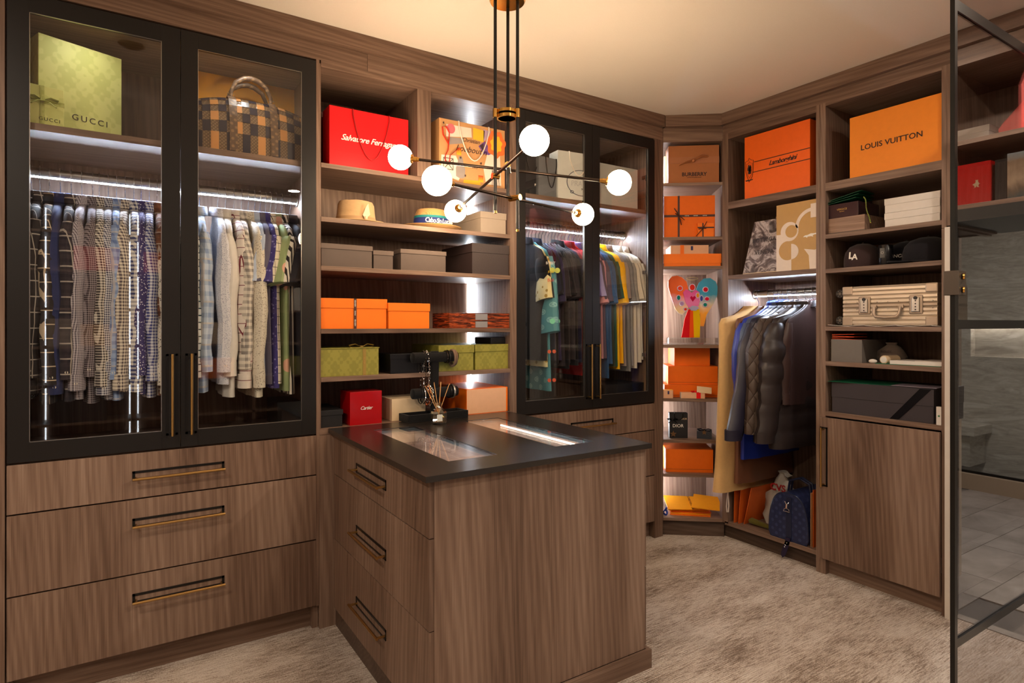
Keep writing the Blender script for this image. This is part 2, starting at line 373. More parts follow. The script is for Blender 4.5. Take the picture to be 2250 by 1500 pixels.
class Cab:
    def __init__(s, name, label, fr, x0, x1, depth, group=None, z=0):
        s.r = thing(name, label, 'cabinet' if 'shel' not in name else 'shelving', fr, x0, 0, z, group=group); s.x0 = x0; s.x1 = x1; s.w = x1 - x0; s.fr = fr; s.d = depth; s.z = z
        s.T = Matrix.Translation((-x0, 0, -z))
    def b(s, name, mat, *boxes, parent=None, bevel=0):
        m = MB(); m.M = s.T
        for q in boxes: m.box(*q)
        return m.build(name, mat, parent or s.r, bevel)
    def mb(s): m = MB(); m.M = s.T; return m
    def pull(s, parent, x, z, L, vertical=False, y=0.0):
        """slim bar pull on a black plate-and-shade frame"""
        m = s.mb(); t = 0.0025; h = 0.019 if not vertical else 0.021; k = 0.009  # black bands widened beyond the plate to paint in its slot shadow
        def bx2(a0, a1, c0, c1): (m.box(x + c0, x + c1, y - t, y, z + a0, z + a1) if vertical else m.box(x + a0, x + a1, y - t, y, z + c0, z + c1))
        bx2(-L / 2, L / 2, -h, -h + k); bx2(-L / 2, L / 2, h - k, h); bx2(-L / 2, -L / 2 + k, -h, h); bx2(L / 2 - k, L / 2, -h, h)
        m.build('backplate_and_shade', BLKM, parent)
        m = s.mb(); o = -0.008 if not vertical else 0; r = 0.0052; g = y - 0.032
        if vertical: m.cyl((x, g, z - L / 2), (x, g, z + L / 2), r, 10); posts = [(x, z - L / 2 + .012), (x, z + L / 2 - .012)]
        else: m.cyl((x - L / 2, g, z + o), (x + L / 2, g, z + o), r, 10); posts = [(x - L / 2 + .012, z + o), (x + L / 2 - .012, z + o)]
        for px, pz in posts: m.cyl((px, g, pz), (px, y, pz), 0.0045, 8)
        m.build('handle', BRASS, parent)
    def drawers(s, xa, xb, zs, L=0.325, y=0.0, first=True):
        for zt, zb in zip(zs, zs[1:]):
            d = s.b('drawer', WZ, (xa, xb, y, y + 0.02, zb + 0.003, zt - 0.003), bevel=0.001)
            s.pull(d, (xa + xb) / 2, zt - min(0.095, (zt - zb) / 2 - .0) if L else 0, L, y=y)
def glass_door(c, xa, xb, za, zb, gx0, gx1, gz0, gz1, hx):
    d = c.mb(); d.box(xa, gx0, 0, 0.022, za, zb); d.box(gx1, xb, 0, 0.022, za, zb); d.box(gx0, gx1, 0, 0.022, za, gz0); d.box(gx0, gx1, 0, 0.022, gz1, zb)
    dr = d.build('door', BLACK, c.r, 0.0008)
    m = c.mb(); m.box(gx0 - .006, gx1 + .006, 0.011, 0.015, gz0 - .006, gz1 + .006); m.build('glass_pane', GLASS, dr)
    m = c.mb(); t = .002
    for q in ((gx0, gx0 + t, gz0, gz1), (gx1 - t, gx1, gz0, gz1), (gx0, gx1, gz1 - t, gz1), (gx0, gx1, gz0, gz0 + t)): m.box(q[0], q[1], 0.004, 0.0105, q[2], q[3])
    m.build('glazing_seal', STEEL, dr)
    c.pull(dr, hx, 1.115, 0.33, True)
    return dr
def rod(c, xa, xb, y, z, r=0.020, ribs=False):
    m = c.mb(); m.cyl((xa, y, z), (xb, y, z), r, 16); o = m.build('hanging_rod', STEEL, c.r)
    m = c.mb(); m.box(xa + .01, xb - .01, y - .006, y - .0015, z - r - .002, z - r + .003); m.build('led_strip', LEDR, o)
    for x, dx in ((xa, .006), (xb, -.006)):
        m = c.mb(); m.cyl((x, y, z - .004), (x + dx, y, z - .004), 0.030, 20); m.build('bracket', STEEL, o)
    return o

# ---- wardrobe 1: two tall glass doors above three wide drawers
D1 = 0.58
c1 = Cab('glass_wardrobe', 'large wood wardrobe with two black framed glass doors and three wide drawers', FA, -0.345, 0.765, D1)
c1.b('side_panel', WZ, (-0.345, -0.325, .024, D1, 0.0, 2.615)); c1.b('side_panel', WZ, (0.745, 0.772, .024, D1, 0.0, 2.615))
c1.b('back_panel', WZ, (-0.325, 0.745, D1 - .02, D1, .109, 2.615))
c1.b('top_panel', WX, (-0.325, 0.745, .024, D1 - .02, 2.585, 2.615))
c1.b('shelf', WX, (-0.325, 0.745, .03, D1 - .02, 2.120, 2.147), bevel=.001)
c1.b('bottom_panel', WX, (-0.325, 0.745, .024, D1 - .02, .885, .905))
c1.b('plinth', WX, (-0.345, 0.765, .055, .075, 0, .105))
c1.drawers(-0.340, 0.757, [.893, .7096, .413, .109], 0.330)
c1.b('panel', WZ, (0.7575, 0.772, 0.0, .024, 0.109, 2.615)); c1.b('panel', WZ, (-1.30, -0.3445, -0.004, .024, 0, 2.615))
glass_door(c1, -0.339, 0.2093, .898, 2.607, -0.276, 0.144, .968, 2.543, 0.180)
glass_door(c1, 0.2117, 0.7565, .898, 2.607, 0.274, 0.694, .965, 2.543, 0.249)
rod(c1, -0.325, 0.745, 0.30, 2.018)
def puck(c, x, y, z):
    m = c.mb(); m.lathe([(.024, 0), (.032, 0), (.033, -.004), (.026, -.005), (.024, 0)], (x, y, z), 24); o = m.build('puck_light', STEEL, c.r)
    m = c.mb(); m.cyl((x, y, z - .001), (x, y, z - .003), .021, 20); m.build('lens', PUCK, o)
puck(c1, -.07, .062, 2.585); puck(c1, .48, .062, 2.585)
# ---- open shelving bay
D2 = 0.46
c2 = Cab('open_shelving', 'open wood shelving bay full of gift boxes, bags and hats between the glass wardrobes', FA, 0.762, 1.845, D2)
c2.b('side_panel', WZ, (0.772, 0.779, .003, D2, .90, 2.60), (0.7722, 0.774, 0, .003, .9, 2.6)); sp = c2.b('side_panel', WZ, (1.815, 1.843, 0, D2, .0, 2.615))
m = c2.mb()
for k in range(28):
    for yy in (0.06, 0.38): m.cyl((1.8146, yy, .98 + k * .057), (1.8152, yy, .98 + k * .057), .0025, 6)
m.build('shelf_pin_holes', BLKM, sp)['kind'] = 'stuff'
c2.b('back_panel', WZ, (0.779, 1.30, D2 - .018, D2, .9, 2.6)); c2.b('back_panel', WZ, (1.3008, 1.815, D2 - .018, D2, .9, 2.6))
c2.b('top_panel', WX, (0.779, 1.815, 0, D2 - .018, 2.585, 2.615), bevel=.001)
c2.b('divider', WZ, (1.259, 1.334, 0, D2 - .018, 2.147, 2.585), bevel=.001)
for z in (2.145, 1.896, 1.670, 1.3785, 1.155):
    c2.b('shelf', WX, (0.779, 1.815, 0.0, D2 - .018, z - .022, z), bevel=.0012)
c2.b('counter_board', WX, (0.772, 1.815, -.002, D2 - .018, .890, .918), bevel=.0012)
c2.b('front_panel', WZ, (0.7725, .850, -.001, .018, 0, .889)); 
ls = c2.b('led_strip', LED, (1.790, 1.8145, D2 - .0225, D2 - .0185, .92, 2.12))
c2.b('led_strip', LED, (1.800, 1.8145, D2 - .0225, D2 - .0185, 2.15, 2.58))
# ---- wardrobe 2
D3 = 0.58
c3 = Cab('glass_wardrobe', 'wood wardrobe with black framed glass doors showing colourful t-shirts, beside the corner shelves', FA, 1.845, 2.96, D3)
c3.b('side_panel', WZ, (1.845, 1.865, .024, D3, 0, 2.615)); c3.b('side_panel', WZ, (2.945, 2.975, .024, D3, 0, 2.615))
c3.b('back_panel', WZ, (1.865, 2.945, D3 - .02, D3, .109, 2.615)); c3.b('top_panel', WX, (1.865, 2.945, .024, D3 - .02, 2.585, 2.615))
c3.b('shelf', WX, (1.865, 2.945, .03, D3 - .02, 2.120, 2.147), bevel=.001); c3.b('bottom_panel', WX, (1.865, 2.945, .024, D3 - .02, .87, .898))
c3.b('plinth', WX, (1.845, 2.958, .055, .075, 0, .105))
c3.drawers(1.88, 2.938, [.885, .7096, .413, .109], 0.335)
c3.b('panel', WZ, (2.9395, 3.016, 0.0, .024, 0.0, 2.615)); c3.b('panel', WZ, (1.8435, 1.857, 0, .024, .109, 2.615))
glass_door(c3, 1.857, 2.408, .893, 2.605, 1.918, 2.349, .966, 2.543, 2.380)
glass_door(c3, 2.4104, 2.941, .893, 2.605, 2.468, 2.884, .966, 2.543, 2.445)
for z in (1.20, 1.74, 2.36):
    m = c3.mb(); m.box(2.905, 2.9445, .035, .052, z - .02, z + .02); m.box(2.885, 2.91, .026, .06, z - .012, z + .012); m.build('hinge', CHROME, c3.r, .002)
rod(c3, 1.865, 2.945, 0.30, 2.018, ribs=True)
puck(c3, 2.13, .062, 2.585); puck(c3, 2.68, .062, 2.585)
# ---- angled corner shelves
D4 = 0.50
c4 = Cab('corner_shelving', 'narrow angled corner shelving unit stacked with orange boxes', FD, 0.0, 0.3836, D4)
c4.b('side_panel', WZ, (-.0, .0015, 0, D4, .105, 2.615)); c4.b('side_panel', WZ, (.3815, .3835, 0, D4, .105, 2.615))
for a, b in ((.0015, .055), (.0558, .27), (.2708, .3815)): c4.b('back_panel', WZ, (a, b, D4 - .02, D4, .105, 2.6))
c4.b('top_panel', WX, (0.0015, .3815, 0, D4 - .02, 2.602, 2.615))
for z in (2.333, 1.976, 1.783, 1.264, .910, .638, .4125, .123):
    c4.b('shelf', WX, (0.0015, .3815, 0, D4 - .02, z - .020, z), bevel=.001)
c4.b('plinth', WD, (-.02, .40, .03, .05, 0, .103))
c4.b('led_strip', LEDC, (0.0016, .004, .400, .424, .13, 2.58)); c4.b('led_strip', LEDC, (0.0016, .004, .15, .155, .13, 2.58))
# ---- coat bay and shelf bay on the right-hand wall
D5 = 0.53
c5 = Cab('coat_cabinet', 'open wood cabinet with two upper cubbies and a rail of hanging coats', FC, -2.576, -1.92, D5)
c5.b('side_panel', WZ, (-2.576, -2.533, 0, .02, .105, 2.64), (-2.56, -2.533, .02, D5, .105, 2.64)); c5.b('side_panel', WZ, (-1.942, -1.920, 0, D5, .0, 2.64))
c5.b('back_panel', WZ, (-2.533, -1.942, D5 - .02, D5, .105, 2.6)); c5.b('top_panel', WX, (-2.533, -1.942, 0, D5 - .02, 2.602, 2.64))
for z in (2.192, 1.717): c5.b('shelf', WX, (-2.533, -1.942, 0, D5 - .02, z - (.045 if z > 2 else .028), z), bevel=.001)
c5.b('bottom_panel', WX, (-2.56, -1.942, 0, D5 - .02, .092, .116), bevel=.001)
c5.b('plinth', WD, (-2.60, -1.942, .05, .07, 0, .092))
rod(c5, -2.533, -1.942, 0.28, 1.605, .020)
c6 = Cab('shelf_cabinet', 'wood shelf cabinet with a suitcase and caps above one tall plain door', FC, -1.92, -1.27, D5)
c6.b('side_panel', WZ, (-1.918, -1.887, 0, D5, .0, 2.64)); c6.b('side_panel', WZ, (-1.317, -1.296, 0, .05, 0.0, 1.86), (-1.317, -1.296, 0, D5, 1.862, 2.64)); c6.b('side_panel', WZ, (-1.295, -1.273, .0, D5, 1.87, 2.64))
c6.b('back_panel', WZ, (-1.887, -1.317, D5 - .02, D5, 1.87, 2.62), (-1.887, -1.48, D5 - .02, D5, .105, 1.87)); c6.b('top_panel', WX, (-1.887, -1.317, 0, D5 - .02, 2.622, 2.64))
for z in (2.190, 1.902): c6.b('shelf', WX, (-1.887, -1.317, 0, D5 - .02, z - (.045 if z > 2 else .024), z), bevel=.001)
for z in (1.709, 1.388, 1.193, .912): c6.mb().prism([(-1.887, 0), (-1.317, 0), (-1.317, .06), (-1.49, D5 - .02), (-1.887, D5 - .02)], 'z', z - .024, z).build('shelf', WX, c6.r, .001)
c6.mb().prism([(-1.317, .05), (-1.305, .05), (-1.475, D5 - .02), (-1.487, D5 - .02)], 'z', 0, 1.86).build('side_panel', WZ, c6.r)
m = c6.mb()
for k in range(34):
    for yy in (0.05, 0.4): m.cyl((-1.8875, yy, .95 + k * .032), (-1.8865, yy, .95 + k * .032), .0022, 6)
m.build('shelf_pin_holes', STEEL, c6.r)['kind'] = 'stuff'
dd = c6.b('door', WZ, (-1.912, -1.319, -.020, -.001, .091, .880), bevel=.001)
c6.pull(dd, -1.885, .662, .33, True, y=-.020)
c6.b('plinth', WX, (-1.887, -1.32, .035, .055, 0, .089))
# ---- cabinets over the bathroom doorway
c7 = Cab('overdoor_shelving', 'wood shelving over the bathroom doorway holding a red box, seen through glass', FC, -1.273, -.16, D5, z=1.88)
c7.b('back_panel', WZ, (-1.273, -.16, D5 - .02, D5, 1.94, 2.64)); c7.b('top_panel', WX, (-1.273, -.16, 0, D5 - .02, 2.615, 2.64))
for z in (2.262, 1.960): c7.b('shelf', WX, (-1.273, -.18, 0, D5 - .02, z - .022, z), bevel=.001)
c7.b('side_panel', WZ, (-.18, -.16, 0, D5, 1.94, 2.615))
structure('door_2', bx(3.30, 3.90, .16, 1.273, 1.880, 1.937), plain('black_door_head', rgb(24, 22, 22), .4))
JAMB = paper('white_jamb_paint', 214, 206, 196, .5)
structure('trim_5', MB().prism([(3.314, 1.273), (3.385, 1.273), (3.86, 1.448), (3.86, 1.462), (3.37, 1.288), (3.314, 1.288)], 'z', 0, 1.862), plain('dark_jamb', rgb(66, 52, 46), .5)); structure('trim_6', bx(3.300, 3.3135, 1.276, 1.297, 0, 1.862), JAMB)

# ------------------------------------------------------------------ peninsula with stone top
IX0, IX1, IY0, IY1, IZ = .836, 1.800, 1.790, 2.812, .898
isl = thing('island_cabinet', 'wood drawer island with a dark stone top running out from the shelving', 'island', FW, IX0, IY0, 0)
class Isl(Cab):
    def __init__(s): s.r = isl; s.T = Matrix.Translation((-IX0, -IY0, 0)); s.z = 0
ci = Isl()
ci.b('side_panel', BLACKP, (IX0 + .02, IX0 + .035, IY0 + .003, IY1, .085, IZ)); ci.b('side_panel', WZ, (IX1 - .035, IX1 - .02, IY0, IY1, .085, IZ))
ci.b('front_panel', WZ, (IX0 + .018, 1.3245, IY0 - .014, IY0 + .004, .078, IZ)); ci.b('front_panel', WZ, (1.3255, IX1 - .002, IY0 - .014, IY0 + .004, .078, IZ))
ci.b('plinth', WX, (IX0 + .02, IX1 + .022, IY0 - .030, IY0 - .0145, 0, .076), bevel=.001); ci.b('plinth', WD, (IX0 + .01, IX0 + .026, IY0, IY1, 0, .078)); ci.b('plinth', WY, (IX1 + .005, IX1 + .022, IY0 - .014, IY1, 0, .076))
for side in (0, 1):
    for zt, zb in ((.893, .709), (.7055, .409), (.406, .088)):
        if side == 0: q = (IX0, IX0 + .0185, IY0 - .012, IY1 - .004, zb, zt)
        else: q = (IX1, IX1 + .012, IY0 - .008, IY1 - .004, zb, zt)
        d = ci.b('drawer', WZ, q, bevel=.001)
        zc = (zt - (.095 if zt > .8 else .168)); y0, y1 = 2.150, 2.490
        x = IX0 if side == 0 else IX1 + .012; g = -1 if side == 0 else 1
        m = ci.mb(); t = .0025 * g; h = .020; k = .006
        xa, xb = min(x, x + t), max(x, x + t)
        m.box(xa, xb, y0, y1, zc + h - k * 1.5, zc + h); m.box(xa, xb, y0, y1, zc - h, zc - h + k); m.box(xa, xb, y0, y0 + k, zc - h, zc + h); m.box(xa, xb, y1 - k, y1, zc - h, zc + h)  # thicker top band is slot shadow painted as black plate
        m.build('backplate_and_shade', BLKM, d)
        m = ci.mb(); m.cyl((x + g * .035, y0 + .004, zc - .006), (x + g * .035, y1 - .004, zc - .006), .0055, 10)
        for yy in (y0 + .012, y1 - .012): m.cyl((x + g * .035, yy, zc - .006), (x, yy, zc - .006), .0048, 8)
        m.build('handle', BRASS, d)
# display cases under the glass insets
INS = [(.972, 1.176, 1.908, 2.660), (1.443, 1.640, 1.908, 2.652)]
for a0, a1, b0, b1 in INS:
    zz = .80
    ci.b('display_case', wood('y', 1.9, 'pale_case_wood'), (a0 - .02, a1 + .02, b0 - .02, b1 + .02, zz - .01, zz), (a0 - .012, a0 - .002, b0 - .012, b1 + .012, zz, IZ), (a1 + .002, a1 + .012, b0 - .012, b1 + .012, zz, IZ), (a0, a1, b0 - .012, b0 - .002, zz, IZ), (a0, a1, b1 + .002, b1 + .012, zz, IZ))
    if a0 > 1.2: m = ci.mb(); m.box(a1 - .002, a1 + .0015, b0 + .02, b1 - .02, .880, .887); m.build('led_strip', LEDW, isl)
    m = ci.mb(); m.box(a0 - .0018, a0 - .0003, b0 + .02, b1 - .02, .888, .8975); m.box(a0 + .01, a1 - .01, b0 - .0018, b0 - .0003, .888, .8975); m.build('led_strip', LED, isl)
cx = [.812, .972, 1.176, 1.443, 1.640, 1.812]; cy = [1.750, 1.908, 2.660, 2.8125]
top = thing('stone_worktop', 'dark brown stone worktop with two glass display windows on the island', 'worktop', FW, .812, 1.75, IZ)
m = MB(); m.M = Matrix.Translation((-.812, -1.75, -IZ))
for i in range(5):
    for j in range(3):
        if j == 1 and i in (1, 3): continue
        m.box(cx[i], cx[i + 1], cy[j], cy[j + 1], IZ, .918)
o = m.build('slab', STONE, top)
for a0, a1, b0, b1 in INS:
    m = MB(); m.M = Matrix.Translation((-.812, -1.75, -IZ)); m.box(a0, a1, b0, b1, .9105, .9165); m.build('glass_window', GLASS, top)
    m = MB(); m.M = Matrix.Translation((-.812, -1.75, -IZ)); t = .004
    for q in ((a0, a0 + t, b0, b1), (a1 - t, a1, b0, b1), (a0, a1, b0, b0 + t), (a0, a1, b1 - t, b1)): m.box(q[0], q[1], q[2], q[3], IZ, .910)
    m.build('window_rim', plain('grey_rim', rgb(90, 96, 96), .3, .6), top)
# spectacles and trays inside the lit case
VELV = plain('grey_velvet', rgb(120, 122, 126), .8)
for k, (y0, y1) in enumerate(((2.28, 2.62), (1.93, 2.24))):
    tr = thing('accessory_tray', ('first' if k else 'second') + ' lined accessory tray under the left glass window, ' + ('near the front edge' if k else 'towards the shelves'), 'tray', FW, .98, y0, .8)
    m = MB(); W = .12; L = y1 - y0
    m.box(0, W, 0, L, 0, .004); m.box(0, .006, 0, L, .004, .03); m.box(W - .006, W, 0, L, .004, .03); m.box(0, W, 0, .006, .004, .03); m.box(0, W, L - .006, L, .004, .03); m.build('frame', WHITEP, tr)
    bx(.006, W - .006, .006, L - .006, .004, .010).build('lining', BLACKP, tr)
    for j in range(3):
        g = thing('eyeglasses', ['nearest', 'middle', 'farthest'][j] + ' folded silver wire eyeglasses in the ' + ('first' if k else 'second') + ' island tray', 'glasses', FW, 1.0 + .0, y0 + .06 + j * .09, .813, group='eyeglasses in the island display case')
        m = MB()
        for sx in (-1, 1): m.tube([(.035 + sx * .024 + .020 * math.cos(a), .016 * math.sin(a), 0.004) for a in [2 * PI * t / 14 for t in range(14)]], .0013, 6, closed=True)
        m.tube([(.028, 0, .005), (.035, .004, .006), (.042, 0, .005)], .0012, 6); m.tube([(-.009, 0, .004), (-.006, .02, .004), (.06, .03, .004)], .0012, 6); m.build('frame', CHROME, g)
for k in range(5):
    o = bx(0, .15, 0, .10, 0, .05); b = thing('watch_box', ['first', 'second', 'third', 'fourth', 'fifth'][k] + ' dark watch box from the front, under the right glass window', 'box', FW, 1.46, 1.95 + k * .125, .8, group='watch boxes in the island display case')
    o.build('box_body', CHARC, b, .003); bx(.01, .14, .01, .09, .05, .056).build('lid', BLACKP, b, .002)

# ------------------------------------------------------------------ chandelier
ch = thing('chandelier', 'brass and black chandelier with three crossed arms and six glowing white globes', 'chandelier', FW, 1.345, 2.107, ZC)
Tc = Matrix.Translation((-1.345, -2.107, -ZC))
def cm(): m = MB(); m.M = Tc; return m
m = cm(); m.lathe([(.002, 0), (.072, 0), (.075, -.006), (.075, -.036), (.070, -.044), (.002, -.044)], (1.345, 2.107, ZC), 40); m.build('canopy', GOLD, ch)
RODS = [((1.297, 2.125), 1.862), ((1.3745, 2.076), 1.786), ((1.372, 2.146), 1.935)]
for (x, y), zb in RODS:
    m = cm(); m.cyl((x, y, zb), (x, y, ZC - .043), .0068, 12); o = m.build('stem', BLKM, ch)
    m = cm(); m.cyl((x, y, zb - .006), (x, y, zb + .004), .0072, 12); m.cyl((x, y, 2.25), (x, y, 2.285), .0105, 14); m.build('stem_collar', GOLD, o)
cxr = sum(r[0][0] for r in RODS) / 3; cyr = sum(r[0][1] for r in RODS) / 3
for zz in (2.257, 2.278):
    m = cm(); m.lathe([(.036, -.006), (.043, -.006), (.043, .006), (.036, .006), (.036, -.006)], (cxr, cyr, zz), 32); m.build('spacer_ring', GOLD, ch)
ARMS = [((1.033, 2.489, 2.130), (1.801, 1.931, 2.008), RODS[2][0], .0535), ((1.237, 1.760, 2.052), (1.375, 2.624, 1.951), RODS[0][0], .0535), ((.947, 1.949, 1.910), (1.896, 2.286, 1.935), RODS[1][0], .0535)]
for p, q, r, R in ARMS:
    P, Q = Vector(p), Vector(q); d = (Q - P).normalized()
    a = cm(); a.cyl(P + d * (R + .004), Q - d * (R + .004), .0062, 12); ao = a.build('arm', GUNM, ch)
    # clamp where the arm passes its stem
    t = ((Vector((r[0], r[1], 0)) - Vector((P.x, P.y, 0))).dot(Vector((d.x, d.y, 0)))) / (d.x * d.x + d.y * d.y); c = P + d * t
    m = cm(); e = Vector((r[0] - c.x, r[1] - c.y, 0)); e = e.normalized() if e.length > .004 else Vector((-d.y, d.x, 0)).normalized()
    m.cyl(c - e * .018, Vector((r[0], r[1], c.z)) + e * .014, .0125, 16); m.build('clamp', GOLD, ao)
    for G, sgn in ((P, 1), (Q, -1)):
        g = cm(); g.sphere(G, R, 36, 20); go = g.build('globe', GLOBE, ch)
        m = cm(); b = G + d * sgn * R
        f = d * sgn
        m.tube([b - f * .008, b - f * .0055, b + f * .001, b + f * .002, b + f * .02, b + f * .021, b + f * .03], [.019, .022, .019, .011, .011, .009, .009], 20)
        m.build('globe_cap', GOLD, go)

# ------------------------------------------------------------------ recessed downlights, real ones and added fill
for i, (x, y) in enumerate(DOWNLIGHTS_AND_FILL):
    d = thing('downlight', 'round ceiling downlight with a white trim ring, in a set of real and added ones', 'downlight', FW, x, y, ZC, group='recessed ceiling downlights')
    m = MB(); m.lathe([(.058, -.001), (.078, -.001), (.078, -.006), (.060, -.008), (.058, -.001)], (0, 0, 0), 28); m.build('trim_ring', WHITEP, d)

# ------------------------------------------------------------------ clothes and hangers
HANG = {}
def hanger(fr, x, yr, zr, label, width=.28, neck=.118, mat=None, group=None):
    h = thing('clothes_hanger', label, 'hanger', fr, x, yr, zr, rot=random.uniform(-.03, .03), group=group)
    if 'h' not in HANG:
        m = MB(); R = .0235
        pts = [(0, -R * math.cos(a), R * math.sin(a)) for a in [math.radians(t) for t in range(-20, 200, 20)]]
        pts = [(0, R * math.cos(math.radians(t)), .0015 + R * math.sin(math.radians(t))) for t in range(-40, 181, 20)] + [(0, -R, -.024), (0, -.010, -.044), (0, 0, -.056), (0, 0, -neck)]
        m.tube(pts, .0019, 6); a = m.build('hook', CHROME, h)
        m = MB(); m.tube([(0, -width / 2, -neck - .10), (0, -.06, -neck - .03), (0, 0, -neck), (0, .06, -neck - .03), (0, width / 2, -neck - .10)], .004, 6); b = m.build('shoulder_bar', BLKM, h)
        HANG['h'] = (a, b)
    else:
        for o in HANG['h']:
            c = o.copy(); COL.objects.link(c); c.parent = h
    return h
def ring_pts(cy, hy, hx, z, n, ph, rip, k=3, cx=0.0):
    out = []
    for i in range(n):
        t = 2 * PI * i / n; c, s_ = math.cos(t), math.sin(t)
        y = cy + hy * math.copysign(abs(c) ** .8, c); x = cx + hx * math.copysign(abs(s_) ** .75, s_)
        x += rip * math.sin(y * 42 * k / 3 + ph) + rip * .6 * math.sin(y * 90 + ph * 2.1 + z * 3)
        out.append((x, y, z))
    return out
def garment(fr, x, yr, zr, name, label, cat, mat, length=.80, hw=.235, ht=.024, sleeve='long', sl=.60, collar=True, cmat=None, lean=0.0, group=None, drop=.108, cuffmat=None, rot=0.0, flare=1.0, puff=0.0, sw=.05, swing=0.0, sx=0.0, off=0.0):
    g = thing(name, label, cat, fr, x, yr, zr, rot=rot, group=group); n = 30; ph = random.uniform(0, 6)
    prof = [(0.0, .042, .026), (.016, .060, .026), (.036, .105, .025), (.058, .155, .024), (.084, hw - .030, .024), (.118, hw - .004, .024)]
    zs = [(.16, hw * .99), (.24, hw * .96), (.34, hw * .95), (.46, hw * .95), (.60, hw * .97), (.74, hw * 1.0), (.88, hw * 1.02), (1.0, hw * 1.03)]
    rings = []
    for dz, a, b in prof: rings.append(ring_pts(off, a, b * ht / .024, -drop - dz, n, ph, .001))
    bz = length - .118
    steps = 42 if puff else 9
    for i in range(1, steps + 1):
        f = i / steps; a = hw * (0.97 + .05 * f * flare - .03 * math.sin(f * 3)); b = ht * (1 + .25 * f)
        if puff: b += puff * (abs(math.sin(f * PI * 7)) ** .6 - .4); a += puff * .8 * abs(math.sin(f * PI * 7)) ** .6
        rings.append(ring_pts(off + lean * f, a, b, -drop - .118 - bz * f, n, ph, .0045 * min(1, f * 2)))
    MB().loft(rings).build('body', mat, g)
    if sleeve:
        for sgn in (-1, 1):
            m = MB(); path = []; N_ = (30 if puff else 12) if sleeve == 'long' else 6; R_ = []
            for i in range(N_ + 1):
                f = i / N_
                if sleeve == 'long':
                    yy = sgn * (hw - .035 + .028 * math.sin(min(1, f * 2.2) * PI / 2)) + lean * f - (swing * f * f if sgn < 0 else 0); rr = sw * (1.05 - .40 * f) * min(1, .55 + 2.0 * f) + .003 * math.sin(i * 2.3 + ph) + (puff * abs(math.sin(f * PI * 6)) ** .6)
                else:
                    yy = sgn * (hw - .045 + .022 * f); rr = sw * (.92 + .36 * f)
                yy += off - (.055 if (off and sgn > 0) else 0); path.append((sx * f + .004 * math.sin(ph + i), yy, -drop - .112 - (sl - .027) * f)); R_.append(rr if 0 < i else rr * .8)
            rr0 = []
            for (px, py, pz), r in zip(path, R_):
                rr0.append([(px + r * (.62 if sleeve == 'long' else .5) * math.cos(2 * PI * k / 12) + .002 * math.sin(k * 3 + ph), py + r * math.sin(2 * PI * k / 12), pz + (0 if sleeve == 'long' else .18 * sgn * r * math.sin(2 * PI * k / 12))) for k in range(12)])
            so = m.loft(rr0).build('sleeve', mat, g)
            px, py, pz = path[-1]; r = R_[-1]
            if sleeve == 'long':
                m = MB(); m.loft([[(px + (r * .62 + .0025) * math.cos(2 * PI * k / 12), py + (r + .0025) * math.sin(2 * PI * k / 12), pz + dz) for k in range(12)] for dz in (.055, .05, -.005, -.008)]); m.build('cuff', cuffmat or mat, so)
                if cat == 'shirt':
                    m = MB(); m.lathe([(.002, 0), (.0055, 0), (.0055, .002), (.002, .002)], (0, 0, 0), 10)
                    m.v = [(px + v[0], py - sgn * -(r + .003) if False else py + sgn * (r + .0015) + v[2], pz + .02 + v[1]) for v in m.v]; m.build('button', plain('pearl_button', rgb(225, 215, 195), .3), so)
    if collar:
        m = MB(); rs = []
        for k in range(16):
            a = 2 * PI * k / 16; yy = .058 * math.cos(a); xx = .036 * ht / .024 * math.sin(a); up = .012 * math.cos(a)
            o_ = 1.18
            rs.append([(xx, yy, -drop + .030 + up), (xx * 1.06, yy * 1.06, -drop + .033 + up), (xx * 1.3, yy * 1.28, -drop - .006 + up), (xx * 1.22, yy * 1.2, -drop - .010 + up), (xx * .98, yy * .98, -drop + .012 + up)])
        m.loft(rs, closed=True, cap=False); m.build('collar', cmat or mat, g)
    return g

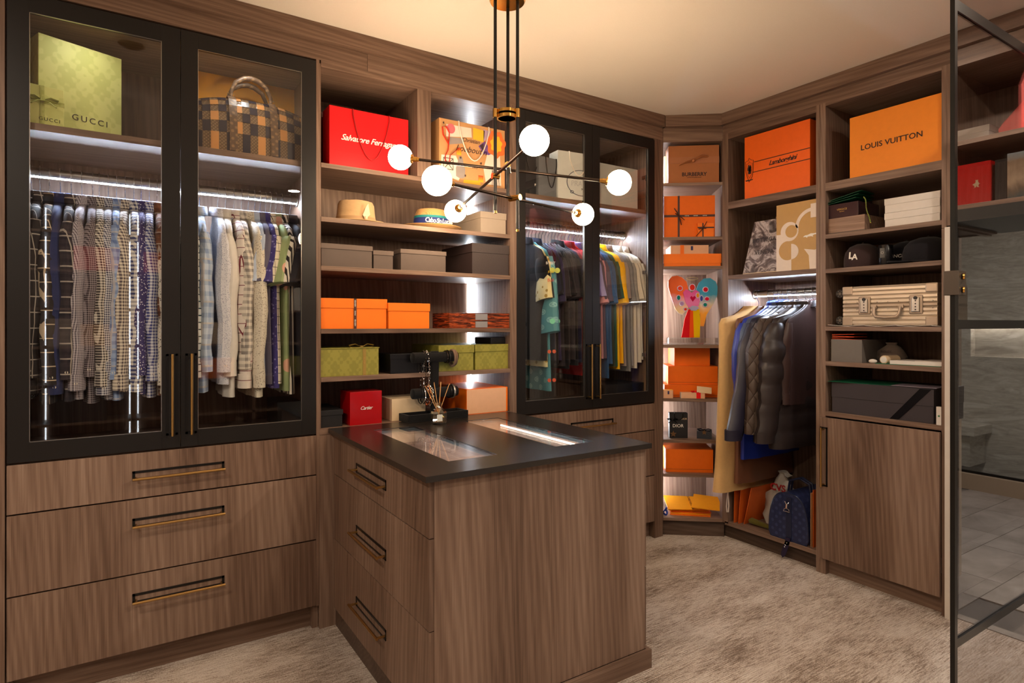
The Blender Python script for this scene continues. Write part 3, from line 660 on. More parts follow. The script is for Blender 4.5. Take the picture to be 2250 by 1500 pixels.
# long-sleeved shirts, left wardrobe.  (picture x of its hook, description, material, length, options)
def F(n, k, a, b=None, sc=90): return fabric('cloth_' + n, k, rgb(*a), rgb(*b) if b else None, sc)
LS = [
 (69, 'black shirt with tiny white dots', F('dots1', 'dots', (28, 28, 32), (200, 200, 205), 95)),
 (88, 'dark grey shirt with a white windowpane check', F('win1', 'check', (58, 56, 58), (190, 185, 178), 17)),
 (109, 'black shirt with wide white and tan lines', F('win2', 'check', (36, 32, 33), (196, 176, 150), 19)),
 (133, 'navy shirt in smooth cotton', F('navy', 'plain', (44, 52, 92))),
 (157, 'charcoal plaid shirt with a blue collar lining', F('plaidc', 'plaid', (58, 52, 58), (38, 36, 44), 34)),
 (180, 'small brown and white houndstooth shirt', F('hound', 'gingham', (198, 190, 196), (52, 44, 60), 150)),
 (204, 'dark brown fine-checked shirt', F('brf', 'gingham', (150, 140, 145), (44, 36, 42), 120)),
 (218, 'black and cream gingham shirt', F('ging1', 'gingham', (214, 206, 196), (40, 34, 38), 95)),
 (238, 'navy and cream small gingham shirt', F('ging2', 'gingham', (206, 206, 212), (44, 46, 74), 110)),
 (256, 'light blue shirt with a darker check', F('blu1', 'plaid', (150, 170, 206), (90, 112, 160), 30)),
 (275, 'taupe and cream gingham shirt with white cuffs', F('ging3', 'gingham', (222, 212, 196), (84, 74, 80), 75)),
 (294, 'blue and white bold gingham shirt', F('ging4', 'gingham', (224, 222, 218), (52, 62, 110), 62)),
 (310, 'purple shirt speckled with white dots', F('dots2', 'dots', (62, 56, 106), (214, 210, 224), 120)),
 (328, 'royal blue and white gingham shirt', F('ging5', 'gingham', (214, 216, 226), (48, 58, 128), 80)),
 (345, 'rust brown checked shirt', F('rust', 'plaid', (120, 78, 58), (80, 52, 44), 40)),
 (364, 'white shirt flecked with small black spots', F('fleck', 'dots', (214, 208, 198), (50, 46, 50), 110)),
 (392, 'grey striped shirt behind the door frames', F('gst', 'stripe', (170, 170, 176), (104, 108, 122), 70)),
 (416, 'dark green and white checked shirt', F('gch', 'check', (206, 212, 214), (40, 66, 78), 34)),
 (438, 'pale blue and tan plaid shirt', F('bt', 'plaid', (190, 204, 222), (128, 150, 190), 22)),
 (478, 'white shirt with a fine grey dot weave', F('fdot', 'dots', (214, 214, 222), (128, 132, 160), 190)),
 (495, 'plain cream white shirt', F('crm', 'plain', (226, 220, 212))),
 (513, 'white shirt with burgundy windowpane lines', F('burg', 'check', (224, 214, 206), (116, 44, 58), 24)),
 (530, 'grey and white large gingham shirt', F('gg', 'gingham', (220, 212, 200), (140, 134, 130), 36)),
 (545, 'beige shirt with a diamond weave', F('dia', 'dots', (216, 208, 192), (140, 130, 118), 140)),
]
SS = [
 (559, 'pale blue short-sleeved shirt', F('pb', 'plain', (188, 202, 226))),
 (571, 'slate grey short-sleeved shirt with a purple trim', F('slt', 'plain', (104, 100, 118))),
 (583, 'purple patterned short-sleeved shirt', F('ppl', 'dots', (66, 60, 122), (128, 122, 180), 60)),
 (594, 'cream short-sleeved shirt with a black windowpane', F('cw', 'check', (226, 216, 196), (58, 52, 52), 27)),
 (606, 'leaf green and pink patterned holiday shirt', F('leaf', 'dots', (150, 166, 120), (222, 170, 150), 9)),
 (619, 'black and white vertically striped shirt', F('bws', 'stripe', (226, 218, 206), (38, 34, 36), 42)),
 (637, 'black polo shirt at the end of the rail', F('bpo', 'plain', (36, 36, 44))),
]
for i, (u, d, mt) in enumerate(LS):
    x = FA.X(u, .30) + 0.0; ln = .80 + random.uniform(-.03, .04)
    hanger(FA, x, .30, 2.018, 'slim wire-hook hanger carrying the ' + d, group='hangers on the left wardrobe rail')
    garment(FA, x + random.uniform(-.003, .003), .30, 2.018, 'long_sleeved_shirt', d + ' on a hanger', 'shirt', mt, ln, .225, .021, 'long', .66 + random.uniform(-.05, .04), group='shirts on the left wardrobe rail', rot=random.uniform(-.05, .05), sw=.062, lean=random.uniform(-.01, .01), sx=random.uniform(-.012, .012))
for i, (u, d, mt) in enumerate(SS):
    x = FA.X(u, .30)
    hanger(FA, x, .30, 2.018, 'slim wire-hook hanger carrying the ' + d, group='hangers on the left wardrobe rail')
    garment(FA, x, .30, 2.018, 'short_sleeved_shirt', d + ' on a hanger', 'shirt', mt, .78 + random.uniform(-.05, .06), .205, .020, 'short', .25, group='shirts on the left wardrobe rail', rot=random.uniform(-.05, .05), sw=.072, sx=-.05)
# t-shirts and jerseys, right wardrobe
NV = (30, 32, 48); BK = (24, 22, 25)
TS = [
 (1156, 'black racing team jersey with red lower sleeves', F('bj', 'plain', BK), .80, .28),
 (1161, 'cream and yellow printed t-shirt', F('cy', 'dots', (214, 200, 150), (160, 130, 60), 26), .84, .28),
 (1167, 'long teal monogrammed overshirt with badges', monogram('cloth_teal', rgb(70, 132, 142), rgb(128, 178, 182), 11, .8), 1.0, .48),
 (1176, 'navy polo shirt beside the teal overshirt', F('nv', 'plain', NV), .80, .26), (1183, 'black t-shirt with a crew neck', F('bk', 'plain', BK), .82, .26),
 (1190, 'deep purple navy t-shirt', F('pn', 'plain', (46, 40, 66)), .80, .30), (1197, 'washed black t-shirt', F('wb', 'plain', (44, 38, 42)), .84, .27),
 (1204, 'black henley t-shirt', F('bk', 'plain', BK), .86, .26), (1211, 'dark brown black t-shirt', F('db', 'plain', (42, 32, 34)), .82, .25),
 (1218, 'black t-shirt with grey marl chest', F('wb2', 'plain', (52, 46, 50)), .80, .27), (1225, 'black pique polo shirt', F('bk', 'plain', BK), .84, .26),
 (1232, 'navy t-shirt with a grey sleeve edge', F('nv2', 'plain', (38, 38, 62)), .82, .26), (1240, 'dusty red polo shirt', F('dr', 'plain', (160, 56, 66)), .84, .28),
 (1248, 'raspberry red polo shirt', F('rr', 'plain', (176, 44, 54)), .82, .27), (1257, 'bright red long t-shirt', F('br', 'plain', (214, 26, 30)), .92, .26),
 (1262, 'lilac polo shirt', F('li', 'plain', (140, 120, 190)), .80, .26), (1268, 'pale lavender polo shirt', F('pl', 'plain', (176, 166, 214)), .80, .26),
 (1274, 'plum grey t-shirt', F('pg', 'plain', (96, 80, 92)), .78, .28), (1280, 'rose pink t-shirt', F('rp', 'plain', (214, 150, 156)), .80, .30),
 (1286, 'slate purple t-shirt', F('sp', 'plain', (92, 78, 96)), .80, .29), (1292, 'steel blue long t-shirt', F('sb', 'plain', (52, 90, 136)), .94, .26),
 (1298, 'denim blue t-shirt', F('dn', 'plain', (60, 92, 134)), .84, .30), (1304, 'dark olive t-shirt', F('ol', 'plain', (52, 56, 40)), .86, .27),
 (1310, 'forest green t-shirt', F('fg', 'plain', (42, 80, 58)), .86, .27), (1317, 'bright yellow polo shirt', F('yl', 'plain', (250, 190, 12)), .88, .30),
 (1323, 'golden yellow t-shirt', F('gy', 'plain', (240, 176, 10)), .84, .30), (1330, 'taupe polo shirt', F('tp', 'plain', (150, 132, 124)), .86, .27),
 (1337, 'mid grey t-shirt', F('mg', 'plain', (132, 128, 126)), .90, .29), (1344, 'grey marl t-shirt with a side slit', F('gm', 'plain', (150, 144, 138)), .86, .30),
 (1351, 'cream knitted polo shirt', F('ck', 'plain', (226, 212, 192)), .88, .27), (1359, 'off white t-shirt with striped hem', F('ow', 'plain', (230, 220, 204)), .84, .28),
 (1367, 'white polo shirt at the end of the rail', F('wp', 'plain', (236, 228, 216)), .82, .27),
]
for u, d, mt, ln, sl in TS:
    x = FA.X(u, .30)
    hanger(FA, x, .30, 2.018, 'black slim hanger carrying the ' + d, group='hangers on the right wardrobe rail')
    tg_ = garment(FA, x, .30, 2.018, 't_shirt', d + ' on a hanger', 'shirt', mt, ln * .91, .205, .014, 'short', sl, group='tops on the right wardrobe rail', sw=.060 if sl < .4 else .075, rot=random.uniform(-.04, .04), sx=random.uniform(-.01, .015), collar=('polo' in d or 'jersey' in d))
    if 'racing' in d:
        for tx, zz, sz, mt_ in (('BYBIT', -.26, .022, WHITEINK), ('JCM', -.31, .018, plain('jersey_yellow', rgb(230, 190, 30), .6)), ('Bull', -.36, .026, plain('jersey_red', rgb(214, 30, 30), .6))):
            text(tg_, tx, -.012, zz, sz, mt_, y=-.262, rot=(PI / 2, 0, -.45))
    if 'teal' in d:
        for zz, cc in ((-.30, (190, 200, 90)), (-.60, (120, 210, 170)), (-.78, (214, 90, 50)), (-.95, (220, 80, 40))):
            m = MB(); m.tube([(-.028, -.255 if zz > -.65 else -.225, zz), (-.030, -.258 if zz > -.65 else -.228, zz)], .016 if zz > -.65 else .011, 18); m.build('badge', plain('badge_%d' % cc[0], rgb(*cc), .6), tg_)
# coats
def coat(u, name, d, mt, ln, **kw):
    x = FC.X(u, .28); hanger(FC, x, .28, 1.605, 'wire-hook hanger carrying the ' + d, group='hangers on the coat rail')
    a = dict(off=-.050, drop=.085, hw=.30, ht=.036, sleeve='long', sl=.62, sw=.09); a.update(kw)
    return garment(FC, x, .28, 1.605, name, d, kw.pop('cat', 'coat'), mt, ln, group='coats on the short rail', **{k: v for k, v in a.items() if k != 'cat'})
def quilt(name, col):
    q = N(name); v = q.coords((1, 1, 1), False); a = q.n('ShaderNodeSeparateXYZ'); q.l(v, a.inputs[0])
    u = q.math('ADD', a.outputs[1], a.outputs[0]); z = a.outputs[2]
    l1 = q.math('ABSOLUTE', q.math('SINE', q.math('MULTIPLY', q.math('ADD', u, z), 30))); l2 = q.math('ABSOLUTE', q.math('SINE', q.math('MULTIPLY', q.math('SUBTRACT', u, z), 30)))
    h = q.math('POWER', q.math('MULTIPLY', l1, l2), 0.35); q.b.inputs['Base Color'].default_value = col; q.b.inputs['Roughness'].default_value = .55; q.bump(h, .8, .01); return q.m
NYL = lambda n, c: plain(n, rgb(*c), .42, bump=.25, bscale=14)
coat(1667, 'garment_bag', 'tan cotton garment bag hanging at the end of the coat rail', fabric('tan_cotton', 'plain', rgb(220, 180, 122)), 1.18, hw=.32, ht=.045, sleeve=None, collar=False, lean=-.04, off=-.085, cat='garment bag')
coat(1690, 'garment_bag', 'brown satin garment bag behind the tan one', plain('brown_satin', rgb(112, 72, 52), .4, bump=.2, bscale=10), 1.12, hw=.30, ht=.035, sleeve=None, collar=False, cat='garment bag')
coat(1704, 'raincoat', 'bright royal blue raincoat on the coat rail', NYL('royal_nylon', (34, 56, 160)), .96, hw=.30, sl=.60, ht=.03)
coat(1713, 'coat', 'grey blue jacket with a stand collar next to the raincoat', NYL('greyblue_nylon', (70, 82, 108)), .70, hw=.30)
coat(1722, 'coat', 'navy blue jacket with a long sleeve hanging forward', NYL('navy_nylon', (36, 34, 52)), .74, hw=.30, sl=.72, swing=.17, sw=.10)
coat(1733, 'coat', 'black bomber jacket between the navy and quilted jackets', NYL('black_nylon', (28, 26, 30)), .84, hw=.29)
coat(1744, 'coat', 'brown diamond-quilted jacket on the coat rail', quilt('brown_quilting', rgb(70, 56, 48)), .78, hw=.32, ht=.04, sl=.68, sw=.10, swing=.05)
coat(1755, 'coat', 'dark taupe wool jacket between quilted and puffer jackets', fabric('taupe_wool', 'plain', rgb(74, 62, 56)), .78, hw=.30, sl=.68, swing=.05)
pj = coat(1772, 'puffer_jacket', 'dark brown padded puffer jacket nearest the shelf cabinet', NYL('brown_puffer', (46, 38, 38)), .86, hw=.30, ht=.05, sl=.72, puff=.007, sw=.105, swing=.08)
coat(1788, 'coat', 'brown leather jacket pressed against the cabinet side', plain('brown_leather', rgb(62, 44, 42), .4, bump=.2, bscale=30), .60, hw=.25, ht=.012, sl=.5, sw=.05)

# ------------------------------------------------------------------ boxes, bags and other things on the shelves
def carton(fr, name, label, cat, u0, u1, v, zb, d, depth, mat, lid=None, lidf=.27, over=.003, group=None, rot=0, vu=None, w=None, h=None, bevel=.0012, lidname='lid'):
    """a box whose front face runs between the sight lines u0 and u1 at depth d, top at row v"""
    x0 = fr.X(u0, d); W = w or (fr.X(u1, d) - x0); Hh = h or (fr.Zh(vu if vu else u0, v, d) - zb)
    r = thing(name, label, cat, fr, x0, d, zb, rot=rot, group=group)
    if lid:
        hb = Hh * (1 - lidf); bx(over, W - over, over, depth - over, 0, hb + .002).build('box_body', mat, r, bevel)
        bx(0, W, 0, depth, hb, Hh).build(lidname, lid, r, bevel)
    else: bx(0, W, 0, depth, 0, Hh).build('box_body', mat, r, bevel)
    return r, W, Hh
def ribbon(r, W, Hh, depth, x, wd, mat, horiz=None, name='ribbon'):
    t = .0012; m = MB(); m.box(x - wd / 2, x + wd / 2, -t, 0, 0, Hh + t); m.box(x - wd / 2, x + wd / 2, -t, depth, Hh, Hh + t)
    if horiz is not None: m.box(-t, W + t, -t * 1.5, 0, horiz - wd / 2, horiz + wd / 2)
    return m.build(name, mat, r)
def bow(r, x, y, z, s, mat, flat=True, name='bow'):
    m = MB()
    for sg in (-1, 1):
        m.tube([(x, y, z + .003), (x + sg * s * .5, y, z + s * .33), (x + sg * s, y, z + s * .22), (x + sg * s * .9, y, z + .004), (x, y, z + .003)], [.004, .008, .010, .008, .004], 6, sq=.35)
        m.tube([(x, y, z + .003), (x + sg * s * .4, y - s * .3, z - s * .1 if not flat else z + .004), (x + sg * s * .75, y - s * .5, z - s * .45 if not flat else z + .003)], [.004, .007, .006], 6, sq=.3)
    m.box(x - .007, x + .007, y - .007, y + .007, z, z + .012); return m.build(name, mat, r)
def paper_bag(fr, name, label, u0, u1, v, zb, d, depth, mat, handle, rot=0, group=None, w=None, h=None, hz=.86, hl=.45, front=True, lean=0.0, cat='bag'):
    x0 = fr.X(u0, d); W = w or (fr.X(u1, d) - x0); Hh = h or (fr.Zh(u0, v, d) - zb)
    r = thing(name, label, cat, fr, x0, d, zb, rot=rot, group=group); t = .0015
    m = MB(); L = lean
    def q(x0_, x1_, y0_, y1_): # leaning wall
        m.add([(x, y + (L if z else 0), z) for z in (0, Hh) for x, y in ((x0_, y0_), (x1_, y0_), (x1_, y1_), (x0_, y1_))], [(3, 2, 1, 0), (4, 5, 6, 7), (0, 1, 5, 4), (1, 2, 6, 5), (2, 3, 7, 6), (3, 0, 4, 7)])
    q(0, W, 0, t); q(0, W, depth - t, depth); q(0, t, t, depth - t); q(W - t, W, t, depth - t); m.box(t, W - t, t, depth - t, 0, t)
    m.build('bag_body', mat, r)
    m = MB(); a, b = W * .28, W * .74; pts = []
    for k in range(13):
        f = k / 12; pts.append((a + (b - a) * f, -.006 + L * .8, Hh * hz - Hh * hl * math.sin(PI * f) ** .8))
    pts = [(a, .004 + L, Hh * 1.005)] + [(a, -.004 + L, Hh * 1.0)] + pts + [(b, -.004 + L, Hh * 1.0), (b, .004 + L, Hh * 1.005)]
    m.tube(pts, .0032, 7); m.build('rope_handle', handle, r)
    return r, W, Hh
# -- left wardrobe, upper shelf
ZS = 2.147
g1 = thing('gift_box', 'large pale green damask box with dark lettering, upper shelf of the left wardrobe', 'box', FW, -.262, 2.955, ZS, rot=math.radians(22))
bx(0, .292, 0, .13, 0, .380).build('box_body', LIMED, g1, .002); text(g1, 'GUCCI', .175, .085, .034, INK, space=1.35)
g2 = thing('gift_box', 'small pale green box with a ribbon bow in front of the large one', 'box', FW, -.300, 2.872, ZS, rot=math.radians(14))
bx(0, .125, 0, .07, 0, .155).build('box_body', LIMED, g2, .002); text(g2, 'GUCCI', .08, .03, .018, INK, space=1.3)
m = MB(); m.box(-.001, .126, -.0015, .071, .088, .104); m.box(.05, .064, -.0015, 0, 0, .155); m.build('ribbon', GREEND, g2); bow(g2, .057, -.008, .095, .05, GREEND, flat=False)
ob, W_, H_ = carton(FA, 'storage_box', 'large amber box standing behind the woven travel bag', 'box', 425, 655, 152, ZS, .36, .12, AMBER)
tb = thing('travel_bag', 'chequered woven monogram travel bag with rounded leather handles and clear glossy panels', 'bag', FA, FA.X(548, .2), .20, ZS)
LEATH = monogram('monogram_leather', rgb(84, 62, 44), rgb(134, 104, 72), 30, .45)
MONO = monogram('monogram_canvas_square', rgb(104, 84, 66), rgb(150, 128, 100), 70, .12); SQN = plain('navy_woven_square', rgb(34, 34, 50), .25); SQT = plain('tan_woven_square', rgb(196, 138, 80), .3)
def bag_sec(t, L=.50):   # half depth and top height of the barrel body
    return .125 * (1 - .12 * abs(t) ** 3), .265 * (1 - .20 * abs(t) ** 2.4)
sq = [[], [], []]; nx, nt = 17, 15
mbs = [MB(), MB(), MB()]
for i in range(nx):
    for j in range(nt):
        x0, x1 = -1 + 2 * i / nx, -1 + 2 * (i + 1) / nx; vs = []
        for (xx, jj) in ((x0, j), (x1, j), (x1, j + 1), (x0, j + 1)):
            hd, ht_ = bag_sec(xx); a = PI * (jj / nt); bulge = .008 if (i + j) % 2 else 0
            yy = -hd * math.copysign(abs(math.cos(a)) ** .6, math.cos(a)) ; zz = .012 + ht_ * math.sin(a) ** .75
            k = 1.0; vs.append((xx * .27, yy * k, zz))
        c = (i + j) % 2; which = 0 if c == 0 else (1 if (i * 7 + j * 3) % 3 else 2)
        b = mbs[which]; n0 = (Vector(vs[1]) - Vector(vs[0])).cross(Vector(vs[3]) - Vector(vs[0])); n0 = n0.normalized() if n0.length else Vector((0, 0, 1))
        off = .003 if which == 0 else 0.0; vo = [Vector(v) + n0 * -off for v in vs]; b.add([tuple(v) for v in vo], [(0, 1, 2, 3)])
        b.add([tuple(v) for v in vo] + [tuple(v) for v in vs], [(0, 1, 5, 4), (1, 2, 6, 5), (2, 3, 7, 6), (3, 0, 4, 7)])
mbs[0].build('monogram_squares', MONO, tb)['kind'] = 'stuff'; mbs[1].build('navy_squares', SQN, tb)['kind'] = 'stuff'; mbs[2].build('tan_squares', SQT, tb)['kind'] = 'stuff'
for sx in (-1, 1):
    hd, ht_ = bag_sec(.97); m = MB(); m.prism([(-hd * math.copysign(abs(math.cos(a)) ** .6, math.cos(a)), .012 + ht_ * math.sin(a) ** .75) for a in [PI * k / 16 for k in range(17)]], 'x', sx * .262, sx * .272); m.build('end_panel', LEATH, tb, .003)
bx(-.262, .262, -.115, .115, .002, .014).build('base_panel', LEATH, tb, .003)
for x in (-.085, .085):
    m = MB(); pts = []
    for k in range(13):
        a = PI * k / 12; hd, ht_ = bag_sec(x / .27); pts.append([(x - .016, -(hd + .005) * math.copysign(abs(math.cos(a)) ** .6, math.cos(a)), .014 + (ht_ + .004) * math.sin(a) ** .75), (x + .016, -(hd + .005) * math.copysign(abs(math.cos(a)) ** .6, math.cos(a)), .014 + (ht_ + .004) * math.sin(a) ** .75)])
    for p, q in zip(pts, pts[1:]): m.add([p[0], p[1], q[1], q[0]], [(0, 1, 2, 3)])
    m.build('leather_strap', LEATH, tb)
for yy in (-.045, .045):
    m = MB(); m.tube([(-.085, yy, .255), (-.084, yy, .30), (-.065, yy, .345), (-.03, yy, .368), (0, yy, .374), (.03, yy, .368), (.065, yy, .345), (.084, yy, .30), (.085, yy, .255)], [.007, .008, .010, .012, .012, .012, .010, .008, .007], 10); hh = m.build('carry_handle', LEATH, tb)
    m = MB()
    for x in (-.085, .085): m.tube([(x - .014, yy, .272), (x + .014, yy, .272), (x + .014, yy, .29), (x - .014, yy, .29)], .002, 6, closed=True)
    m.build('buckle', BRASS, hh)
carton(FA, 'storage_box', 'low dark box on the wardrobe floor at its right end', 'box', 610, 668, 884, .905, .22, .25, BLACKP)
# -- open bay, top cubbies
r, W, Hh = paper_bag(FA, 'shopping_bag', 'dark wine red bag behind the bright red shopping bag', 706, 830, 246, 2.145, .17, .10, plain('wine_gloss', rgb(96, 12, 24), .25), plain('wine_rope', rgb(110, 14, 24), .6), hl=.2)
r, W, Hh = paper_bag(FA, 'shopping_bag', 'bright red shopping bag with white script lettering and a rope handle', 724, 897, 230, 2.145, .025, .11, SCARLET, plain('red_rope', rgb(150, 10, 14), .7), hz=.90, hl=.72)
text(r, 'Salvatore Ferragamo', W * .52, Hh * .50, .040, WHITEINK, shear=.4, space=.92, bold=.0003)
bx(0.002, W - .002, -.0006, 0, Hh * .249, Hh * .252).build('crease', plain('red_crease', rgb(150, 8, 12), .6), r)
r, W, Hh = paper_bag(FA, 'shopping_bag', 'kraft shopping bag covered in a colourful printed collage, thick white rope handle', 965, 1109, 258, 2.145, .025, .13, KRAFT, plain('white_rope', rgb(238, 226, 212), .7), hz=.92, hl=.52)
ART = {k: plain('print_' + k, rgb(*c), .55) for k, c in dict(red=(214, 52, 34), yellow=(236, 186, 40), purple=(112, 74, 140), white=(226, 214, 200), lilac=(176, 150, 176), orange=(232, 112, 46), ink=(60, 40, 40), grey=(150, 140, 136)).items()}
def patch(r, pts, mat, y=-.0008, name='printed_shape'): return MB().prism([(a, b) for a, b in pts], 'y', y - .0004, y).build(name, mat, r)
def blob(cx, cz, rx, rz, n=16, wob=0, ph=0): return [(cx + rx * (1 + wob * math.sin(7 * t + ph)) * math.cos(t), cz + rz * (1 + wob * math.sin(7 * t + ph)) * math.sin(t)) for t in [2 * PI * k / n for k in range(n)]]
patch(r, [(W * .10, Hh * .72), (W * .48, Hh * .78), (W * .47, Hh * .93), (W * .10, Hh * .92)], ART['white']); patch(r, [(W * .14, Hh * .60), (W * .36, Hh * .66), (W * .36, Hh * .74), (W * .13, Hh * .72)], ART['grey'])
patch(r, blob(W * .17, Hh * .86, .024, .026), plain('print_rose', rgb(222, 110, 120), .5), -.0014)
patch(r, [(W * .50, Hh * .76), (W * .66, Hh * .74), (W * .68, Hh * .93), (W * .50, Hh * .95)], ART['yellow']); patch(r, [(W * .66, Hh * .76), (W * .84, Hh * .86), (W * .82, Hh * .94), (W * .66, Hh * .95)], ART['lilac'])
patch(r, blob(W * .86, Hh * .74, .060, .072, 48, .09), ART['orange'], -.0014); patch(r, blob(W * .86, Hh * .74, .036, .045, 40, .12), ART['yellow'], -.0020)
patch(r, [(W * .58, Hh * .66), (W * .68, Hh * .76), (W * .80, Hh * .58), (W * .74, Hh * .54), (W * .66, Hh * .55)], ART['purple'], -.0012); patch(r, [(W * .60, Hh * .67), (W * .66, Hh * .72), (W * .66, Hh * .58)], ART['ink'], -.0018)
patch(r, [(W * .70, Hh * .05), (W * .66, Hh * .30), (W * .72, Hh * .56), (W * .92, Hh * .56), (W * .94, Hh * .06)], ART['white'], -.0010)
for k in range(9): patch(r, [(W * (.78 + .018 * k), Hh * .04), (W * (.785 + .018 * k), Hh * .04), (W * (.80 + .012 * k), Hh * .30), (W * (.79 + .012 * k), Hh * .30)], ART['ink'] if k % 2 else ART['grey'], -.0016)
m = MB(); P = [(W * (.08 + .10 * math.sin(t * 1.0) * .9 + .03 * t), -.002, Hh * (.84 - .105 * t + .0)) for t in [k * .25 for k in range(17)]]
m.tube([(W * a, -.002, Hh * b) for a, b in ((.13, .60), (.05, .74), (.04, .86), (.09, .88), (.14, .78), (.13, .62), (.12, .50), (.08, .40), (.08, .32), (.14, .32), (.15, .42), (.22, .50), (.30, .58))], .010, 8, sq=.1); m.build('printed_letter', ART['red'], r)
for (a, b, ww, hh2) in ((.25, .46, .07, .11), (.58, .07, .075, .11)):
    for k in range(4): patch(r, [(W * (a + ww * k / 4), Hh * b), (W * (a + ww * (k + 1) / 4), Hh * b), (W * (a + ww * (k + .5) / 4), Hh * (b + hh2))], ART['yellow'], -.0020)
    patch(r, [(W * a, Hh * b), (W * (a + ww), Hh * b), (W * (a + ww), Hh * (b + hh2)), (W * a, Hh * (b + hh2))], ART['red'], -.0012)
patch(r, [(W * .02, Hh * .12), (W * .28, Hh * .04), (W * .34, Hh * .20), (W * .24, Hh * .44), (W * .03, Hh * .42)], ART['white']); 
m = MB(); 
for q in (((.06, .20), (.20, .20)), ((.20, .20), (.20, .38)), ((.20, .38), (.06, .38)), ((.06, .38), (.06, .20)), ((.07, .21), (.19, .37)), ((.19, .21), (.07, .37))): m.cyl((W * q[0][0], -.0018, Hh * q[0][1]), (W * q[1][0], -.0018, Hh * q[1][1]), .0016, 5)
m.build('printed_frame', ART['ink'], r); patch(r, [(W * .35, Hh * .02), (W * .62, Hh * .01), (W * .60, Hh * .09), (W * .36, Hh * .07)], ART['yellow']); patch(r, blob(W * .31, Hh * .24, .028, .06, 10, .2), ART['grey'], -.0012)
text(r, 'Christian', W * .46, Hh * .72, .030, ART['ink'], shear=.4); text(r, 'Louboutin', W * .47, Hh * .57, .046, ART['ink'], shear=.4); text(r, 'PARIS', W * .50, Hh * .30, .022, ART['ink'])
for a, b in ((.06, .93), (.31, .42), (.62, .38), (.94, .30), (.38, .14)): patch(r, [(W * a + .007 * (1 if k % 2 else .45) * math.cos(PI / 2 + k * PI / 5), Hh * b + .009 * (1 if k % 2 else .45) * math.sin(PI / 2 + k * PI / 5)) for k in range(10)], ART['ink'], -.0022)
carton(FA, 'storage_box', 'cream box standing behind the collage bag', 'box', 948, 1010, 268, 2.145, .20, .13, CREAM)
# -- hats shelf
ft = fabric('tan_felt', 'plain', rgb(200, 166, 122)); X0 = FA.X(783, .16)
h = thing('fedora_hat', 'tan felt fedora with a pinched crown and feather', 'hat', FA, X0, .165, 1.896)
m = MB(); prof = [(.002, .108), (.04, .112), (.068, .120), (.082, .116), (.090, .10), (.094, .06), (.100, .012), (.106, .006), (.14, .004), (.158, .012), (.158, .009), (.14, .001), (.10, .0)]
m.lathe([(r_, z_) for r_, z_ in prof], (0, 0, 0), 36, 1.0, .86)
m.v = [(x, y, z - (.035 * math.exp(-(y / .03) ** 2) if z > .1 and (x * x + y * y) < .006 else 0)) for x, y, z in m.v]; m.build('felt_body', ft, h)
m = MB(); m.lathe([(.099, .012), (.101, .014), (.098, .036), (.0955, .036), (.097, .012)], (0, 0, 0), 36, 1.0, .86); m.build('hat_band', plain('tan_band', rgb(176, 140, 98), .6), h)
m = MB(); m.prism([(.016, .022), (.040, .044), (.030, .098), (.018, .080), (.002, .040)], 'y', -.094, -.091); m.sphere((.018, -.093, .026), .010, 10, 6); m.build('feather', plain('cream_feather', rgb(226, 200, 168), .6), h)
X0 = FA.X(948, .17); h = thing('straw_hat', 'straw hat with a blue and pink souvenir band', 'hat', FA, X0, .17, 1.896)
STRAW = fabric('straw_weave', 'gingham', rgb(206, 164, 106), rgb(170, 126, 76), 160)
m = MB(); m.lathe([(.002, .118), (.05, .124), (.078, .118), (.090, .095), (.096, .03), (.102, .010), (.13, .006), (.168, .028), (.168, .025), (.13, .002), (.10, 0)], (0, 0, 0), 36, 1, .86); m.build('straw_body', STRAW, h)
for z0, z1, cc in ((.010, .030, (160, 30, 92)), (.030, .070, (34, 50, 120)), (.070, .082, (30, 130, 130))):
    m = MB(); k = lambda z: .1005 - (z - .03) * .1; m.lathe([(k(z0) - .003, z0), (k(z0), z0), (k(z1), z1), (k(z1) - .003, z1)], (0, 0, 0), 36, 1, .86); m.build('hat_band', plain('band_%d' % cc[0], rgb(*cc), .7), h)
text(h, 'Cabo Sn Lucas', .0, .050, .034, WHITEINK, y=-.091, space=.8, shear=.15, bold=.0008); text(h, 'Mexico', 0, .026, .014, WHITEINK, y=-.092, shear=.2)
carton(FA, 'storage_box', 'light grey lidded box at the end of the hat shelf', 'box', 1056, 1113, 463, 1.896, .03, .33, GREYP, GREYP, .30)
# -- dark boxes shelf
carton(FA, 'storage_box', 'wide taupe lidded box at the start of the dark box row', 'box', 705, 819, 533, 1.670, .03, .30, TAUPE, TAUPE2, .22, group='taupe and dark boxes on one shelf')
carton(FA, 'storage_box', 'small taupe lidded box squeezed between two wider ones', 'box', 820, 865, 549, 1.670, .03, .26, TAUPE, TAUPE2, .24, group='taupe and dark boxes on one shelf')
carton(FA, 'storage_box', 'medium taupe lidded box beside the leather-look box', 'box', 880, 981, 546, 1.670, .02, .16, TAUPE, TAUPE2, .20, group='taupe and dark boxes on one shelf')
carton(FA, 'storage_box', 'tall dark brown leather-look lidded box', 'box', 1037, 1119, 533, 1.670, .01, .36, plain('dark_leather_box', rgb(50, 38, 38), .5, bump=.4, bscale=260), plain('dark_leather_box', rgb(50, 38, 38)), .30, group='taupe and dark boxes on one shelf')
